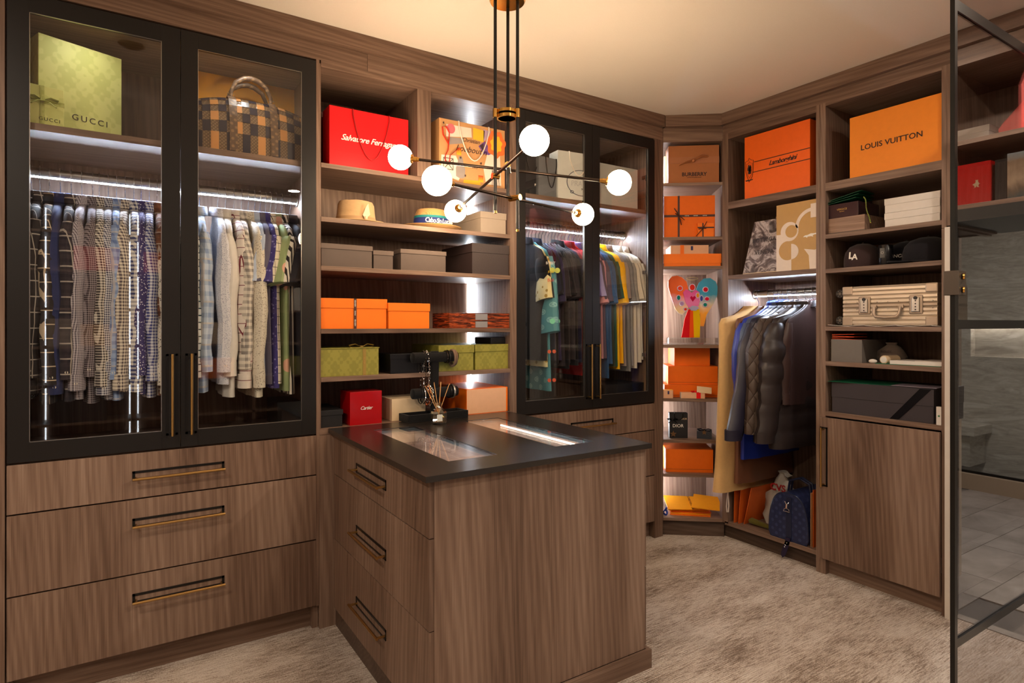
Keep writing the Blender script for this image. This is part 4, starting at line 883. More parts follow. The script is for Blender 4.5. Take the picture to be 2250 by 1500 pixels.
# -- orange boxes shelf
r, W, Hh = carton(FA, 'gift_box', 'wide orange lidded box tied with a narrow brown ribbon', 'box', 704, 851, 654, 1.3785, .02, .27, ORANGE, ORANGE, .32)
ribbon(r, W, Hh, .27, W * .505, .013, RIBBROWN)
for k, t in enumerate(('HERMES', 'PARIS', 'HERMES')): text(r, t, W * .505, Hh * (.2 + .32 * k), .009, WHITEINK, y=-.0014, roll=PI / 2)
carton(FA, 'gift_box', 'smaller plain orange lidded box next to the ribboned one', 'box', 853, 945, 665, 1.3785, .01, .24, ORANGE, ORANGE, .31)
q = N('striped_ebony_veneer'); v_ = q.coords((1, 1, 14)); n_ = q.noise(v_, 7, 3, .6, 1.5); q.l(q.ramp(n_, [(.35, rgb(46, 20, 14)), (.5, rgb(110, 46, 24)), (.62, rgb(186, 84, 40)), (.7, rgb(60, 26, 18))]), q.b.inputs['Base Color']); q.b.inputs['Roughness'].default_value = .14; EBONY = q.m
zb = 1.3785; hb = (FA.Zh(1000, 687, .01) - zb) / 2
for k, nm in enumerate(('lower', 'upper')):
    r, W, Hh = carton(FA, 'wooden_case', 'striped dark wood case with a steel clasp, ' + nm + ' of the stacked pair', 'box', 987, 1119, 0, zb + k * hb, .01, .20, EBONY, h=hb, group='stacked striped wood cases')
    bx(W * .42, W * .62, -.002, 0, .004, hb - .004).build('clasp', plain('brushed_steel_plate', rgb(190, 190, 194), .35, .8), r)
    bx(0, W, -.0005, 0, hb - .003, hb - .0015).build('seam', BLACKP, r)
# -- olive boxes shelf
r, W, Hh = carton(FA, 'gift_box', 'wide olive damask box tied with a gold ribbon bow', 'box', 704, 832, 767, 1.155, .02, .22, OLIVED); GR = plain('olive_ribbon', rgb(150, 124, 60), .35)
ribbon(r, W, Hh, .22, W * .745, .016, GR); bow(r, W * .74, .04, Hh, .06, GR); bx(-.0, W + .003, -.003, .223, Hh, Hh + .004).build('lid_edge', OLIVED, r); text(r, 'GUCCI', W * .745, Hh * .55, .010, GOLDINK, y=-.0014, roll=PI / 2)
carton(FA, 'gift_box', 'glossy black lidded box between the olive boxes', 'box', 857, 948, 778, 1.155, .01, .16, plain('gloss_black_card', rgb(20, 19, 21), .22), plain('gloss_black_card', rgb(20, 19, 21)), .26)
carton(FA, 'gift_box', 'olive damask lidded box with a long side visible', 'box', 964, 1042, 759, 1.155, .015, .34, OLIVED, OLIVED, .30)
r, W, Hh = carton(FA, 'gift_box', 'olive damask lidded box carrying a small black case', 'box', 1044, 1119, 757, 1.155, .02, .34, OLIVED, OLIVED, .28)
b, W2, H2 = carton(FA, 'glasses_case', 'small black case lying on top of an olive box', 'case', 1078, 1115, 741, 1.155 + Hh, .05, .18, plain('black_case', rgb(24, 24, 28), .4), bevel=.006)
# -- counter level
carton(FA, 'gift_box', 'low black box at the start of the counter', 'box', 704, 754, 903, .918, .02, .26, BLACKP, BLACKP, .3)
r, W, Hh = carton(FA, 'gift_box', 'glossy red box with small white script on the counter', 'box', 769, 839, 862, .918, .012, .15, plain('gloss_red', rgb(170, 4, 12), .18)); text(r, 'Cartier', W * .5, Hh * .5, .024, WHITEINK, shear=.35, space=.85)
carton(FA, 'gift_box', 'white and cream box behind the jewellery stand', 'box', 861, 935, 877, .918, .03, .17, CREAM, bevel=.002)
r, W, Hh = carton(FA, 'gift_box', 'deep orange box with a peach front, at the end of the counter', 'box', 1025, 1113, 855, .918, .012, .36, ORANGE2); bx(.002, W - .004, -.001, 0, .004, Hh - .003).build('front_panel', PEACH, r); bx(W - .003, W + .004, -.004, .36, 0.004, Hh).build('flap', ORANGE, r)
# -- jewellery stand, diffuser
js = thing('jewellery_stand', 'black velvet jewellery stand with two bars and a tray', 'stand', FW, 1.345, 2.800, .918, rot=math.radians(3))
VEL = fabric('black_velvet', 'plain', rgb(16, 15, 16)); m = MB(); a, b, t = .17, .055, .010
m.box(-a, a, -b, b, 0, .006); m.box(-a, a, -b, -b + t, .006, .038); m.box(-a, a, b - t, b, .006, .038); m.box(-a, -a + t, -b + t, b - t, .006, .038); m.box(a - t, a, -b + t, b - t, .006, .038); m.build('tray', VEL, js, .002)
bx(-.018, .022, -.010, .012, .006, .345).build('post', VEL, js, .003)
BARS = [(.315, 1.0), (.135, 1.0)]
for z, s_ in BARS:
    m = MB(); m.tube([(-.125, 0, z), (-.122, 0, z), (.13, 0, z), (.133, 0, z)], [.021, .026, .026, .021], 20); m.build('bar', VEL, js)
def bangle(name, label, x, z, r, tr, mat, links=0, sag=.0, cat='bracelet'):
    o = thing(name, label, cat, FW, 0, 0, 0); o.matrix_world = js.matrix_basis @ Matrix.Translation((x, 0, z))
    m = MB(); c = -sag
    if links:
        L = 2 * PI
        for k in range(links):
            t_ = 2 * PI * k / links; p = Vector((0, r * math.sin(t_), (r + sag) * math.cos(t_) + c)); d = Vector((0, math.cos(t_), -math.sin(t_) * (1 + sag / r))).normalized(); a_ = Vector((1, 0, 0)) if k % 2 else Vector((0, d.z, -d.y)); hl = PI * (r + sag / 2) / links * 1.15
            m.tube([tuple(p + d * hl * math.cos(q_) + a_ * .0048 * math.sin(q_)) for q_ in [2 * PI * i / 8 for i in range(8)]], tr, 5, closed=True)
    else: m.tube([(0, r * math.sin(t_), (r + sag) * math.cos(t_) + c) for t_ in [2 * PI * k / 28 for k in range(28)]], tr, 7, closed=True)
    m.build('band', mat, o); return o
bangle('bracelet', 'taupe leather wrap bracelet on the upper bar', .105, .315, .034, .006, fabric('taupe_strap', 'plain', rgb(120, 96, 80)), sag=.008)
bangle('bracelet', 'second taupe leather wrap, beside the bar end', .117, .315, .032, .005, fabric('taupe_strap', 'plain', rgb(120, 96, 80)), sag=.006)
bangle('bracelet', 'dark grey bangle on the upper bar', .065, .315, .030, .003, GUNM); bangle('bracelet', 'black beaded bracelet on the upper bar', .077, .315, .031, .004, BLKM)
bangle('chain_necklace', 'long silver chain hanging from the upper bar', -.045, .315, .031, .0016, CHROME, links=44, sag=.075, cat='necklace'); bangle('chain_necklace', 'long gunmetal chain hanging beside the silver chain', -.062, .315, .031, .0016, GUNM, links=44, sag=.080, cat='necklace')
bangle('bracelet', 'silver beaded bracelet on the lower bar', -.065, .135, .032, .0035, CHROME, sag=.010); bangle('bracelet', 'thin black cord bracelet on the lower bar', -.078, .135, .031, .0022, BLKM, sag=.010)
bangle('bracelet', 'rose gold link bracelet on the lower bar', -.040, .135, .032, .0017, plain('rose_gold', rgb(214, 140, 100), .2, 1), links=20, sag=.012); bangle('bracelet', 'silver link bracelet on the lower bar', -.012 - .012, .135, .032, .0018, CHROME, links=20, sag=.014)
bangle('bracelet', 'black banded bangle near the lower bar end', .085, .135, .031, .004, BLKM); bangle('wristwatch', 'steel wristwatch on the lower bar end', .105, .135, .032, .0055, STEEL, cat='watch')
rd = thing('reed_diffuser', 'clear glass reed diffuser bottle with wooden sticks', 'diffuser', FW, 1.300, 2.655, .918)
m = MB(); k = 1.0; m.lathe([(.002, 0), (.033, 0), (.038, .004), (.039, .01), (.039, .052), (.036, .062), (.020, .074), (.0135, .080), (.0135, .098), (.018, .100), (.018, .103), (.0115, .103), (.0115, .080), (.018, .072), (.033, .060), (.0355, .052), (.0355, .010), (.002, .006)], (0, 0, 0), 8); m.v = [(x * math.cos(.3) - y * math.sin(.3), x * math.sin(.3) + y * math.cos(.3), z) for x, y, z in m.v]; m.build('bottle', BOTTLE, rd, smooth=False)
m = MB(); m.lathe([(.002, .0065), (.034, .0105), (.034, .030), (.002, .030)], (0, 0, 0), 8); m.build('scented_oil', glass('oil', (.90, .78, .50), 1.33), rd)
for k, (a, b) in enumerate(((-.072, .00), (-.045, .02), (-.030, -.01), (-.018, .015), (.012, .0), (.016, .012), (.062, .01))):
    m = MB(); m.cyl((-a * .28, -b * .3, .010), (a, b, .205 - abs(a) * .25), .0016, 6); m.build('reed', plain('reed_wood', rgb(206, 150, 92), .6), rd)
bx(-.028, .0, -.0392, -.0385, .018, .050).build('label', plain('bottle_label', rgb(214, 214, 206), .5), rd)
cd_ = tag(MB().prism([(-.03, -.02), (.035, -.03), (.04, .02), (-.02, .03)], 'z', 0, .0012).build('note_card', CREAM), 'small cream card lying in the jewellery tray', 'card'); cd_.location = (1.455, 2.81, .9245); cd_.rotation_euler = (.0, -.0, .3)

# -- right wardrobe, upper shelf
r, W, Hh = paper_bag(FA, 'shopping_bag', 'black paper bag with a small white triangle, upper shelf of the right wardrobe', 1140, 1196, 335, ZS, .06, .10, BLACKP, BLKM, hl=.3)
text(r, 'PRADA', W * .8, Hh * .26, .022, WHITEINK); m = MB(); m.tube([(W * .80, -.002, Hh * .86), (W * .90, -.002, Hh * .80), (W * 1.0 - .004, -.002, Hh * .86)], .0018, 5); m.build('triangle_logo', WHITEINK, r)
r, W, Hh = paper_bag(FA, 'shopping_bag', 'slate grey paper bag with long black handles between black and white bags', 1184, 1240, 341, ZS, .035, .09, plain('slate_paper', rgb(108, 110, 114), .6), BLKM, rot=.12, hl=.62)
r, W, Hh = paper_bag(FA, 'shopping_bag', 'tall white paper bag with a rope crest print, behind the door frame', 1226, 1306, 329, ZS, .035, .10, plain('chalk_paper', rgb(214, 214, 208), .6), plain('white_rope', rgb(238, 226, 212), .7), rot=-.10, hl=.35)
text(r, 'PRADA', W * .58, Hh * .34, .045, plain('pale_print', rgb(190, 190, 190), .6)); text(r, 'MILANO', W * .72, Hh * .23, .020, INK); text(r, 'DAL 1913', W * .74, Hh * .17, .010, INK)
m = MB(); m.tube([(W * .58 + W * .36 * math.cos(t), -.0018, Hh * .36 + Hh * .27 * math.sin(t)) for t in [2 * PI * k / 32 for k in range(32)]], .0018, 5, closed=True)
for a in (.9, 4.0): m.tube([(W * .58 + W * .36 * math.cos(a) + .012 * math.cos(t), -.0026, Hh * .36 + Hh * .27 * math.sin(a) + .008 * math.sin(t)) for t in [2 * PI * k / 10 for k in range(10)]], .0016, 5, closed=True)
m.build('rope_print', plain('navy_ink', rgb(40, 46, 76), .6), r)
r, W, Hh = carton(FA, 'shopping_bag', 'large pale grey flat bag standing at the right end of the upper shelf', 'bag', 1312, 1401, 356, ZS, .05, .07, plain('pale_grey_paper', rgb(190, 188, 180), .6), rot=.0)
carton(FA, 'storage_box', 'long black box lying on the right wardrobe floor', 'box', 1330, 1418, 846, .898, .10, .25, BLACKP)
# -- corner shelves
def Dz(u, v, d=.02): return FD.Zh(u, v, d)
r, W, Hh = carton(FD, 'gift_box', 'brown kraft box with a fabric ribbon knot, top corner shelf', 'box', 1469, 1580, 321, 2.333, .03, .12, plain('brown_kraft', rgb(168, 104, 56), .55))
rb = plain('brown_satin_ribbon', rgb(170, 108, 66), .45); m = MB(); m.box(-.001, W + .001, -.002, 0, Hh * .53, Hh * .70); m.build('ribbon', rb, r)
m = MB(); m.tube([(W * .2, -.012, Hh * .47), (W * .35, -.018, Hh * .55), (W * .5, -.016, Hh * .60), (W * .64, -.02, Hh * .70), (W * .78, -.012, Hh * .68)], [.004, .016, .010, .018, .004], 8, sq=.4); m.sphere((W * .48, -.018, Hh * .585), .013, 10, 8); m.build('ribbon_knot', rb, r)
text(r, 'BURBERRY', W * .51, Hh * .24, .034, INK, bold=.0008); text(r, 'LONDON ENGLAND', W * .51, Hh * .16, .010, INK)
carton(FD, 'gift_box', 'narrow cream box edge behind the brown kraft box', 'box', 1459, 1480, 343, 2.333, .18, .15, CREAM)
r, W, Hh = carton(FD, 'gift_box', 'large flat orange box tied with a crossed brown ribbon', 'box', 1459, 1571, 431, 1.976, .03, .06, ORANGE2)
m = MB(); m.box(W * .27, W * .31, -.0015, 0, 0, Hh); m.box(0, W, -.0015, 0, Hh * .49, Hh * .545); m.build('ribbon', RIBBROWN, r); m = MB()
for a, b in ((.20, .70), (.40, .42), (.22, .58), (.34, .30)): m.tube([(W * .29, -.006, Hh * .52), (W * (a + .29) / 2, -.012, Hh * (b + .52) / 2), (W * a, -.006, Hh * b)], [.004, .007, .006], 6, sq=.4)
m.build('ribbon_bow', RIBBROWN, r)
for x in (.45, .62, .80): text(r, 'HERMES', W * x, Hh * .518, .008, WHITEINK, y=-.002)
r, W, Hh = carton(FD, 'gift_box', 'small orange box with a brown bow in front of the large orange box', 'box', 1533, 1569, 490, 1.976, .004, .022, ORANGE)
m = MB(); m.box(W * .28, W * .36, -.0015, 0, 0, Hh); m.box(0, W, -.0015, 0, Hh * .62, Hh * .72); m.tube([(W * -.1, -.006, Hh * .05), (W * .3, -.010, Hh * .6), (W * .55, -.006, Hh * 1.1)], .006, 6, sq=.4); m.tube([(W * .05, -.008, Hh * .55), (W * .3, -.010, Hh * .62), (W * .5, -.006, Hh * .6)], .006, 6, sq=.4); m.build('ribbon_bow', RIBBROWN, r)
r, W, Hh = carton(FD, 'gift_box', 'wide flat orange box under the peach box', 'box', 1458, 1585, 558, 1.783, .02, .30, ORANGE, ORANGE, .75)
h1 = Hh; r, W, Hh = carton(FD, 'gift_box', 'flat peach box with an orange band on the wide orange box', 'box', 1474, 1557, 539, 1.783 + h1, .06, .22, PEACH); bx(W * .25, W * .35, -.0012, 0, 0, Hh + .001).build('band', ORANGE, r); bx(W * .53, W * .59, -.0015, 0, Hh * .45, Hh * .9).build('tab', plain('navy_tab', rgb(36, 34, 84), .5), r)
# acrylic sculpture: generic winged figure
X0 = FD.X(1521, .14); sc_ = thing('sculpture', 'painted acrylic winged heart sculpture in pink, blue, red and yellow on a clear base', 'sculpture', FD, X0, .14, 1.264)
k = abs(FD.X(1578, .14) - FD.X(1465, .14)) / 113.0
def sp(pts): return [((u - 1521) * k, (741 - v) * k + .047) for u, v in pts]
def aplane(pts, a, b, mat, nm='painted_panel'): return MB().prism(sp(pts), 'y', a, b).build(nm, mat, sc_, .0008)
def grad(name, c1, c2, axis=2, a=0.0, b=.3):
    q = N(name); tc = q.n('ShaderNodeTexCoord'); s_ = q.n('ShaderNodeSeparateXYZ'); q.l(tc.outputs['Object'], s_.inputs[0]); mr = q.n('ShaderNodeMapRange'); mr.inputs[1].default_value = a; mr.inputs[2].default_value = b
    no = q.noise(tc.outputs['Object'], 18, 3); q.l(q.math('ADD', s_.outputs[axis], q.math('MULTIPLY', no, .08)), mr.inputs[0])
    r_ = q.ramp(mr.outputs[0], c1); q.l(r_, q.b.inputs['Base Color']); q.b.inputs['Roughness'].default_value = .12; return q.m
WL = grad('wing_peach', [(0, rgb(214, 204, 214)), (.35, rgb(244, 214, 160)), (.6, rgb(236, 180, 196)), (.85, rgb(240, 110, 60))], None, 2, .20, .42)
WR = grad('wing_blue', [(0, rgb(236, 150, 60)), (.35, rgb(246, 170, 60)), (.6, rgb(220, 214, 200)), (.85, rgb(70, 160, 196))], None, 2, .16, .42)
HB = grad('heart_pink', [(0, rgb(226, 90, 170)), (.6, rgb(232, 130, 190)), (1, rgb(220, 90, 160))], None, 2, .2, .4)
aplane([(1499, 690), (1490, 686), (1483, 676), (1476, 656), (1468, 628), (1468, 614), (1476, 604), (1488, 602), (1498, 606), (1508, 616), (1512, 632), (1506, 640), (1508, 662), (1512, 674)], -.008, .008, WL, 'wing_panel')
aplane([(1530, 632), (1536, 618), (1546, 609), (1560, 608), (1572, 616), (1577, 630), (1575, 648), (1566, 668), (1552, 690), (1546, 716), (1539, 716), (1538, 690), (1532, 668)], -.008, .008, WR, 'wing_panel')
aplane([(1500, 640), (1506, 633), (1513, 636), (1519, 641), (1527, 634), (1536, 640), (1538, 656), (1534, 670), (1524, 678), (1514, 676), (1506, 664)], -.016, -.006, HB, 'heart_panel')
aplane([(1512, 678), (1522, 679), (1523, 741), (1497, 741), (1504, 700)], -.010, .008, plain('robe_red', rgb(220, 26, 36), .12), 'robe_panel'); aplane([(1522, 679), (1536, 678), (1538, 700), (1537, 741), (1523, 741)], -.010, .008, plain('robe_yellow', rgb(236, 196, 20), .12), 'robe_panel')
aplane([(1516, 680), (1522, 679), (1524, 741), (1514, 741)], -.0115, -.010, plain('robe_orange', rgb(240, 90, 30), .12), 'robe_panel')
for (u, v, r1, r2, c) in ((1493, 631, 4.5, 4.5, (226, 60, 40)), (1520, 629, 5.5, 6.5, (214, 44, 34)), (1549, 634, 5, 5, (196, 24, 44)), (1490, 652, 3.5, 5, (20, 120, 116)), (1552, 655, 4.5, 4, (200, 30, 60)), (1497, 665, 4, 4, (176, 140, 196)), (1505, 678, 3.2, 3, (214, 60, 40)), (1540, 654, 3, 6, (60, 80, 160)), (1548, 668, 4, 4, (30, 130, 120)), (1532, 647, 3, 5, (236, 150, 40))):
    pts = [(u + (r1 + 1.6) * math.cos(t), v + (r2 + 1.6) * math.sin(t)) for t in [2 * PI * i / 18 for i in range(18)]]; aplane(pts, -.019, -.006, plain('halo_lilac', rgb(206, 196, 222), .2), 'dot_ring')
    pts = [(u + r1 * math.cos(t), v + r2 * math.sin(t)) for t in [2 * PI * i / 18 for i in range(18)]]; aplane(pts, -.021, -.018, plain('dot_%d_%d' % (c[0], c[1]), rgb(*c), .15), 'dot')
aplane([(1515, 652), (1518, 648), (1521, 651), (1525, 648), (1528, 652), (1521, 661)], -.019, -.015, plain('heart_crimson', rgb(186, 16, 70), .15), 'small_heart')
aplane([(1513, 675), (1520, 670), (1530, 671), (1535, 675), (1528, 681), (1518, 681)], -.019, -.012, plain('plaque_blue', rgb(170, 170, 206), .2), 'plaque')
m = MB(); m.tube([((1521 + 12.5 * math.cos(t) - 1521) * k, .006 * math.sin(t), (741 - 609 + 3 * math.sin(t) + .1 * 0) * k + .047) for t in [2 * PI * i / 24 for i in range(24)]], .0014, 6, closed=True); m.build('halo', plain('pale_yellow', rgb(240, 224, 160), .2), sc_)
m = MB(); m.box(-.165, .16, -.05, .05, 0, .047); m.build('clear_base', ACRYL, sc_, .006)
r, W, Hh = carton(FD, 'name_block', 'tiny clear block with red lettering beside the sculpture base', 'block', 1529, 1550, 752, 1.264, .02, .03, ACRYL); text(r, 'LOVE', W * .5, Hh * .5, .016, plain('brick_red', rgb(150, 50, 30), .5))
# stacked orange boxes
def dbox(lab, u0, u1, v, zb, d, dep, mat=ORANGE2, **kw): return carton(FD, 'gift_box', lab, 'box', u0, u1, v, zb, d, dep, mat, **kw)
STK = dict(group='stacked orange boxes on the corner shelf')
h0 = FD.Zh(1480, 845, .08) - .910; r, W, _ = dbox('wide flat orange box at the base of the corner stack', 1460, 1584, 845, .910, .08, .34, **STK); bx(0, W, -.0006, 0, .014, .0155).build('lid_line', RIBBROWN, r)
h1 = FD.Zh(1480, 804, .10) - .910 - h0; r, W, _ = dbox('middle orange box of the corner stack', 1468, 1577, 0, .910 + h0, .10, .30, h=h1, **STK); bx(0, W, -.0006, 0, .014, .0155).build('lid_line', RIBBROWN, r)
dbox('smaller orange box at the top of the corner stack', 1482, 1560, 0, .910 + h0 + h1, .13, .26, h=1.262 - .020 - (.910 + h0 + h1) - .004, **STK)
r, W, Hh = dbox('little peach box with a navy tab at the shelf edge', 1457, 1479, 857, .910, .012, .05, mat=PEACH); bx(W * .45, W * .62, -.0012, 0, Hh * .5, Hh * .9).build('tab', plain('navy_tab', rgb(36, 34, 84), .5), r); bx(-.001, W + .001, 0, .051, Hh, Hh + .002).build('lid', AMBER, r)
r, W, Hh = dbox('slim peach box wrapped with a red ribbon', 1497, 1549, 862, .910, .012, .045, mat=PEACH); bx(W * .64, W * .82, -.0015, .046, 0, Hh + .0015).build('ribbon', SCARLET, r); bow(r, W * .6, .01, Hh, .028, SCARLET); bx(-.002, 0, 0, .045, 0, Hh).build('end_cap', WHITEP, r)
tg = thing('gift_tag', 'cream gift tag with printed dots leaning on the slim box', 'tag', FD, FD.X(1531, .006), .006, .910 + Hh + .003, rot=.0); m = MB(); m.M = Matrix.Rotation(.10, 4, 'Y') @ Matrix.Rotation(-.3, 4, 'X'); m.box(0, .095, 0, .001, 0, .042); m.build('card', CREAM, tg)
# bag and box with star charms
r, W, Hh = paper_bag(FD, 'gift_bag', 'small black gift bag with white lettering, black bow and gold star', 1471, 1511, 907, .638, .06, .05, BLACKP, BLKM, hl=.12)
text(r, 'DIOR', W * .47, Hh * .49, .030, WHITEINK); text(r, 'DIOR', W * .80, Hh * .77, .016, CREAM); bow(r, W * .15, -.008, Hh * .72, .035, plain('black_satin', rgb(18, 18, 22), .2), flat=False)
star = lambda cx_, cz_, s_: [(cx_ + s_ * (1 if k % 2 else .45) * math.cos(PI / 2 + k * PI / 5 + PI / 5), cz_ + s_ * (1 if k % 2 else .45) * math.sin(PI / 2 + k * PI / 5 + PI / 5)) for k in range(10)]
MB().prism(star(W * .20, Hh * .17, .022), 'y', -.010, -.006).build('star_charm', plain('antique_gold', rgb(120, 92, 62), .3, .8), r)
r, W, Hh = dbox('small slate blue black box with a satin bow and star', 1531, 1563, 947, .638, .06, .09, mat=plain('blueblack_card', rgb(44, 48, 58), .4), rot=-.25); bow(r, W * .5, .03, Hh, .045, plain('black_satin', rgb(18, 18, 22), .2)); MB().prism(star(W * .5, Hh * .9, .018), 'y', -.006, -.003).build('star_charm', plain('antique_gold', rgb(120, 92, 62), .3, .8), r)
r, W, Hh = dbox('single large orange box on its own low corner shelf', 1463, 1567, 986, .4125, .05, .28); bx(0, W, -.0006, 0, .02, .0215).build('lid_line', RIBBROWN, r)
r, W, Hh = dbox('narrow orange box edge behind the large orange box', 1458, 1466, 978, .4125, .20, .10, mat=AMBER)
# saffron envelopes on the floor shelf
z = .123
for i in range(5):
    e = tag(MB().prism([(0, 0), (.26, -.01), (.27, .18), (.02, .20)], 'z', 0, .005).build('paper_envelope', YELLOWP if i % 2 else ORANGE), ['lowest', 'second lowest', 'middle', 'second highest', 'top'][i] + ' of the flat saffron paper bags piled on the corner floor shelf', 'envelope', 'flat saffron paper bags')
    p = FD.M @ Vector((.055 + .006 * (i % 3), .06 + .01 * i, z + i * .0065)); e.location = p; e.rotation_euler = (.02 * (i % 2), 0, FD.r + .03 * (i - 2))
for i, (x, y, rz, tx) in enumerate(((.04, .05, .05, 'LOUIS VUITTON'), (.19, .04, -.30, ''))):
    e = thing('folded_bag', ['saffron folded paper bag with dark lettering across it, tilted up', 'saffron folded paper bag with a small crest on top of the pile'][i], 'bag', FD, x, y, z + .036 + .02 * i, rot=rz)
    m = MB(); m.M = Matrix.Rotation(.32, 4, 'X'); m.prism([(0, 0), (.21 - .03 * i, 0), (.20 - .03 * i, .15), (.0, .16)], 'z', 0, .006); m.build('bag_body', YELLOWP, e)
    if tx:
        t_ = text(e, tx, .155, .05, .020, RIBBROWN); t_.matrix_local = Matrix.Rotation(.32, 4, 'X') @ Matrix.Translation((.165, .075, .0072)) @ Matrix.Rotation(-PI / 2, 4, 'Z')
rbn = thing('ribbon_roll', 'blue satin ribbon loop beside the saffron bags', 'ribbon', FD, .022, .05, .123); m = MB(); m.tube([(.012 * math.cos(t), .01 * math.sin(2 * t), .02 + .016 * math.sin(t)) for t in [2 * PI * k_ / 14 for k_ in range(14)]], .007, 6, closed=True, sq=.5); m.tube([(0, 0, .03), (.008, -.004, .055)], [.009, .006], 6); m.build('satin', plain('blue_satin', rgb(36, 60, 150), .3), rbn)

# -- right wall, upper cubbies
r, W, Hh = carton(FC, 'gift_box', 'big orange box with a crest and a script name between two lines', 'box', 1636, 1780, 303, 2.192, .02, .14, plain('racing_orange', rgb(244, 104, 18), .5), bevel=.002)
bx(W * .14, W, -.0008, 0, Hh * .405, Hh * .417).build('printed_line', INK, r); bx(W * .16, W, -.0008, 0, Hh * .565, Hh * .577).build('printed_line', INK, r)
text(r, 'Lamborghini', W * .60, Hh * .49, .040, INK, shear=.4, space=.9, bold=.0008)
def outl(r, pts, rad, mat, nm='printed_outline', y=-.0012, closed=True): m = MB(); m.tube([(a, y, b) for a, b in pts], rad, 5, closed=closed, sq=.4); return m.build(nm, mat, r)
cw, chh = W * .085, Hh * .46; shield = [(-.85, .75), (-.3, .8), (0, 1.0), (.3, .8), (.85, .75), (.8, 0), (.5, -.6), (0, -1), (-.5, -.6), (-.8, 0)]
outl(r, [(cw + a * W * .056, chh + b * Hh * .135) for a, b in shield], .0016, INK); outl(r, [(cw + 1.25 * a * W * .064 + .003 * math.sin(i * 2.5), chh + 1.28 * b * Hh * .15) for i, (a, b) in enumerate(shield)], .0026, INK)
for a, b, s_ in ((-.2, .3, .02), (.15, .1, .018), (0, -.25, .02), (.25, .45, .012)): patch(r, blob(cw + a * W * .06, chh + b * Hh * .1, s_ * .5, s_, 10, .25), INK)
patch(r, [(cw - W * .07, chh - Hh * .155), (cw + W * .06, chh - Hh * .155), (cw + W * .05, chh - Hh * .17), (cw - W * .06, chh - Hh * .175)], INK)
q = N('crinkled_silver_print'); v_ = q.coords((1, 1, 1)); n_ = q.noise(v_, 9, 6, .6, 2.5); q.l(q.ramp(n_, [(.35, rgb(54, 42, 42)), (.48, rgb(110, 96, 94)), (.56, rgb(186, 172, 168)), (.66, rgb(80, 66, 64))]), q.b.inputs['Base Color']); q.b.inputs['Roughness'].default_value = .25; q.bump(n_, .8, .02); CRINK = q.m
x0 = FC.X(1634, .03); x1 = FC.X(1712, .03)
bb = thing('gift_box', 'leaning box printed like crumpled silver foil with dark lettering', 'box', FC, x0, .02, 1.717); W = x1 - x0; Hh = FC.Zh(1660, 490, .06) - 1.717
m = MB(); m.prism([(0, .006), (W, .006), (W + .03, Hh), (.085, Hh)], 'y', 0, .05); o = m.build('box_body', CRINK, bb, .002); bx(0, W, .0, .05, 0, .006).build('base_edge', CREAM, bb)
text(bb, 'BOTTEGA', W * .62, Hh * .63, .036, INK, bold=.0006); text(bb, 'VENETA', W * .62, Hh * .40, .036, INK, bold=.0006)
GLD = plain('gold_print', rgb(190, 150, 90), .5)
r, W, Hh = carton(FC, 'shopping_bag', 'large gold and white bag with overlapping circles and a white crocodile', 'bag', 1706, 1795, 452, 1.717, .008, .10, GLD, w=.285)
WP = plain('bag_white_print', rgb(226, 210, 194), .5)
def circ(cx_, cz_, r_, a0=0, a1=2 * PI, n_=24): return [(cx_ + r_ * math.cos(a0 + (a1 - a0) * k_ / n_), cz_ + r_ * math.sin(a0 + (a1 - a0) * k_ / n_)) for k_ in range(n_ + (0 if abs(a1 - a0) > 6.2 else 1))]
patch(r, [(0, 0), (W * .34, 0), (W * .34, Hh * .36), (W * .2, Hh * .55), (0, Hh * .55)], WP); patch(r, circ(W * .30, Hh * .58, W * .20), WP, -.0014); patch(r, circ(W * .34, Hh * .58, W * .13), GLD, -.0020); patch(r, circ(W * .26, Hh * .30, W * .20), GLD, -.0012)
patch(r, circ(W * .34, Hh * .28, W * .16, -PI / 2, PI / 2), WP, -.0018)
arc = circ(W * .80, Hh * .62, W * .37, PI * .52, PI * 1.0, 12) + circ(W * .80, Hh * .62, W * .30, PI * 1.0, PI * .52, 12); patch(r, arc, WP, -.0014)
patch(r, [(W * .76, Hh * .74), (W, Hh * .74), (W, Hh * .94), (W * .76, Hh * .94)], WP, -.0016); patch(r, circ(W * .74, Hh * .46, W * .24), GLD, -.0024)
patch(r, [(W * .62, Hh * .30), (W * .72, Hh * .20), (W * .74, 0), (W * .92, 0), (W * .93, Hh * .20), (W, Hh * .28), (W, Hh * .33), (W * .85, Hh * .27)], WP, -.0018)
croc = [(0, .2), (.12, .42), (.3, .45), (.5, .62), (.75, .58), (1.0, .72), (.9, .5), (1.0, .36), (.74, .42), (.62, .3), (.66, .1), (.52, .22), (.3, .2), (.26, .04), (.18, .2)]
patch(r, [(W * (.60 + .33 * a), Hh * (.45 + .10 * b)) for a, b in croc], WHITEINK, -.0032, 'crocodile_emblem')
r, W, Hh = carton(FC, 'gift_box', 'largest orange box with dark block lettering in the top cubby', 'box', 1867, 2069, 260, 2.190, .012, .12, plain('saffron_orange_card', rgb(238, 138, 26), .5), bevel=.002)
text(r, 'LOUIS VUITTON', W * .475, Hh * .46, .040, INK, space=1.02, bold=.0005)
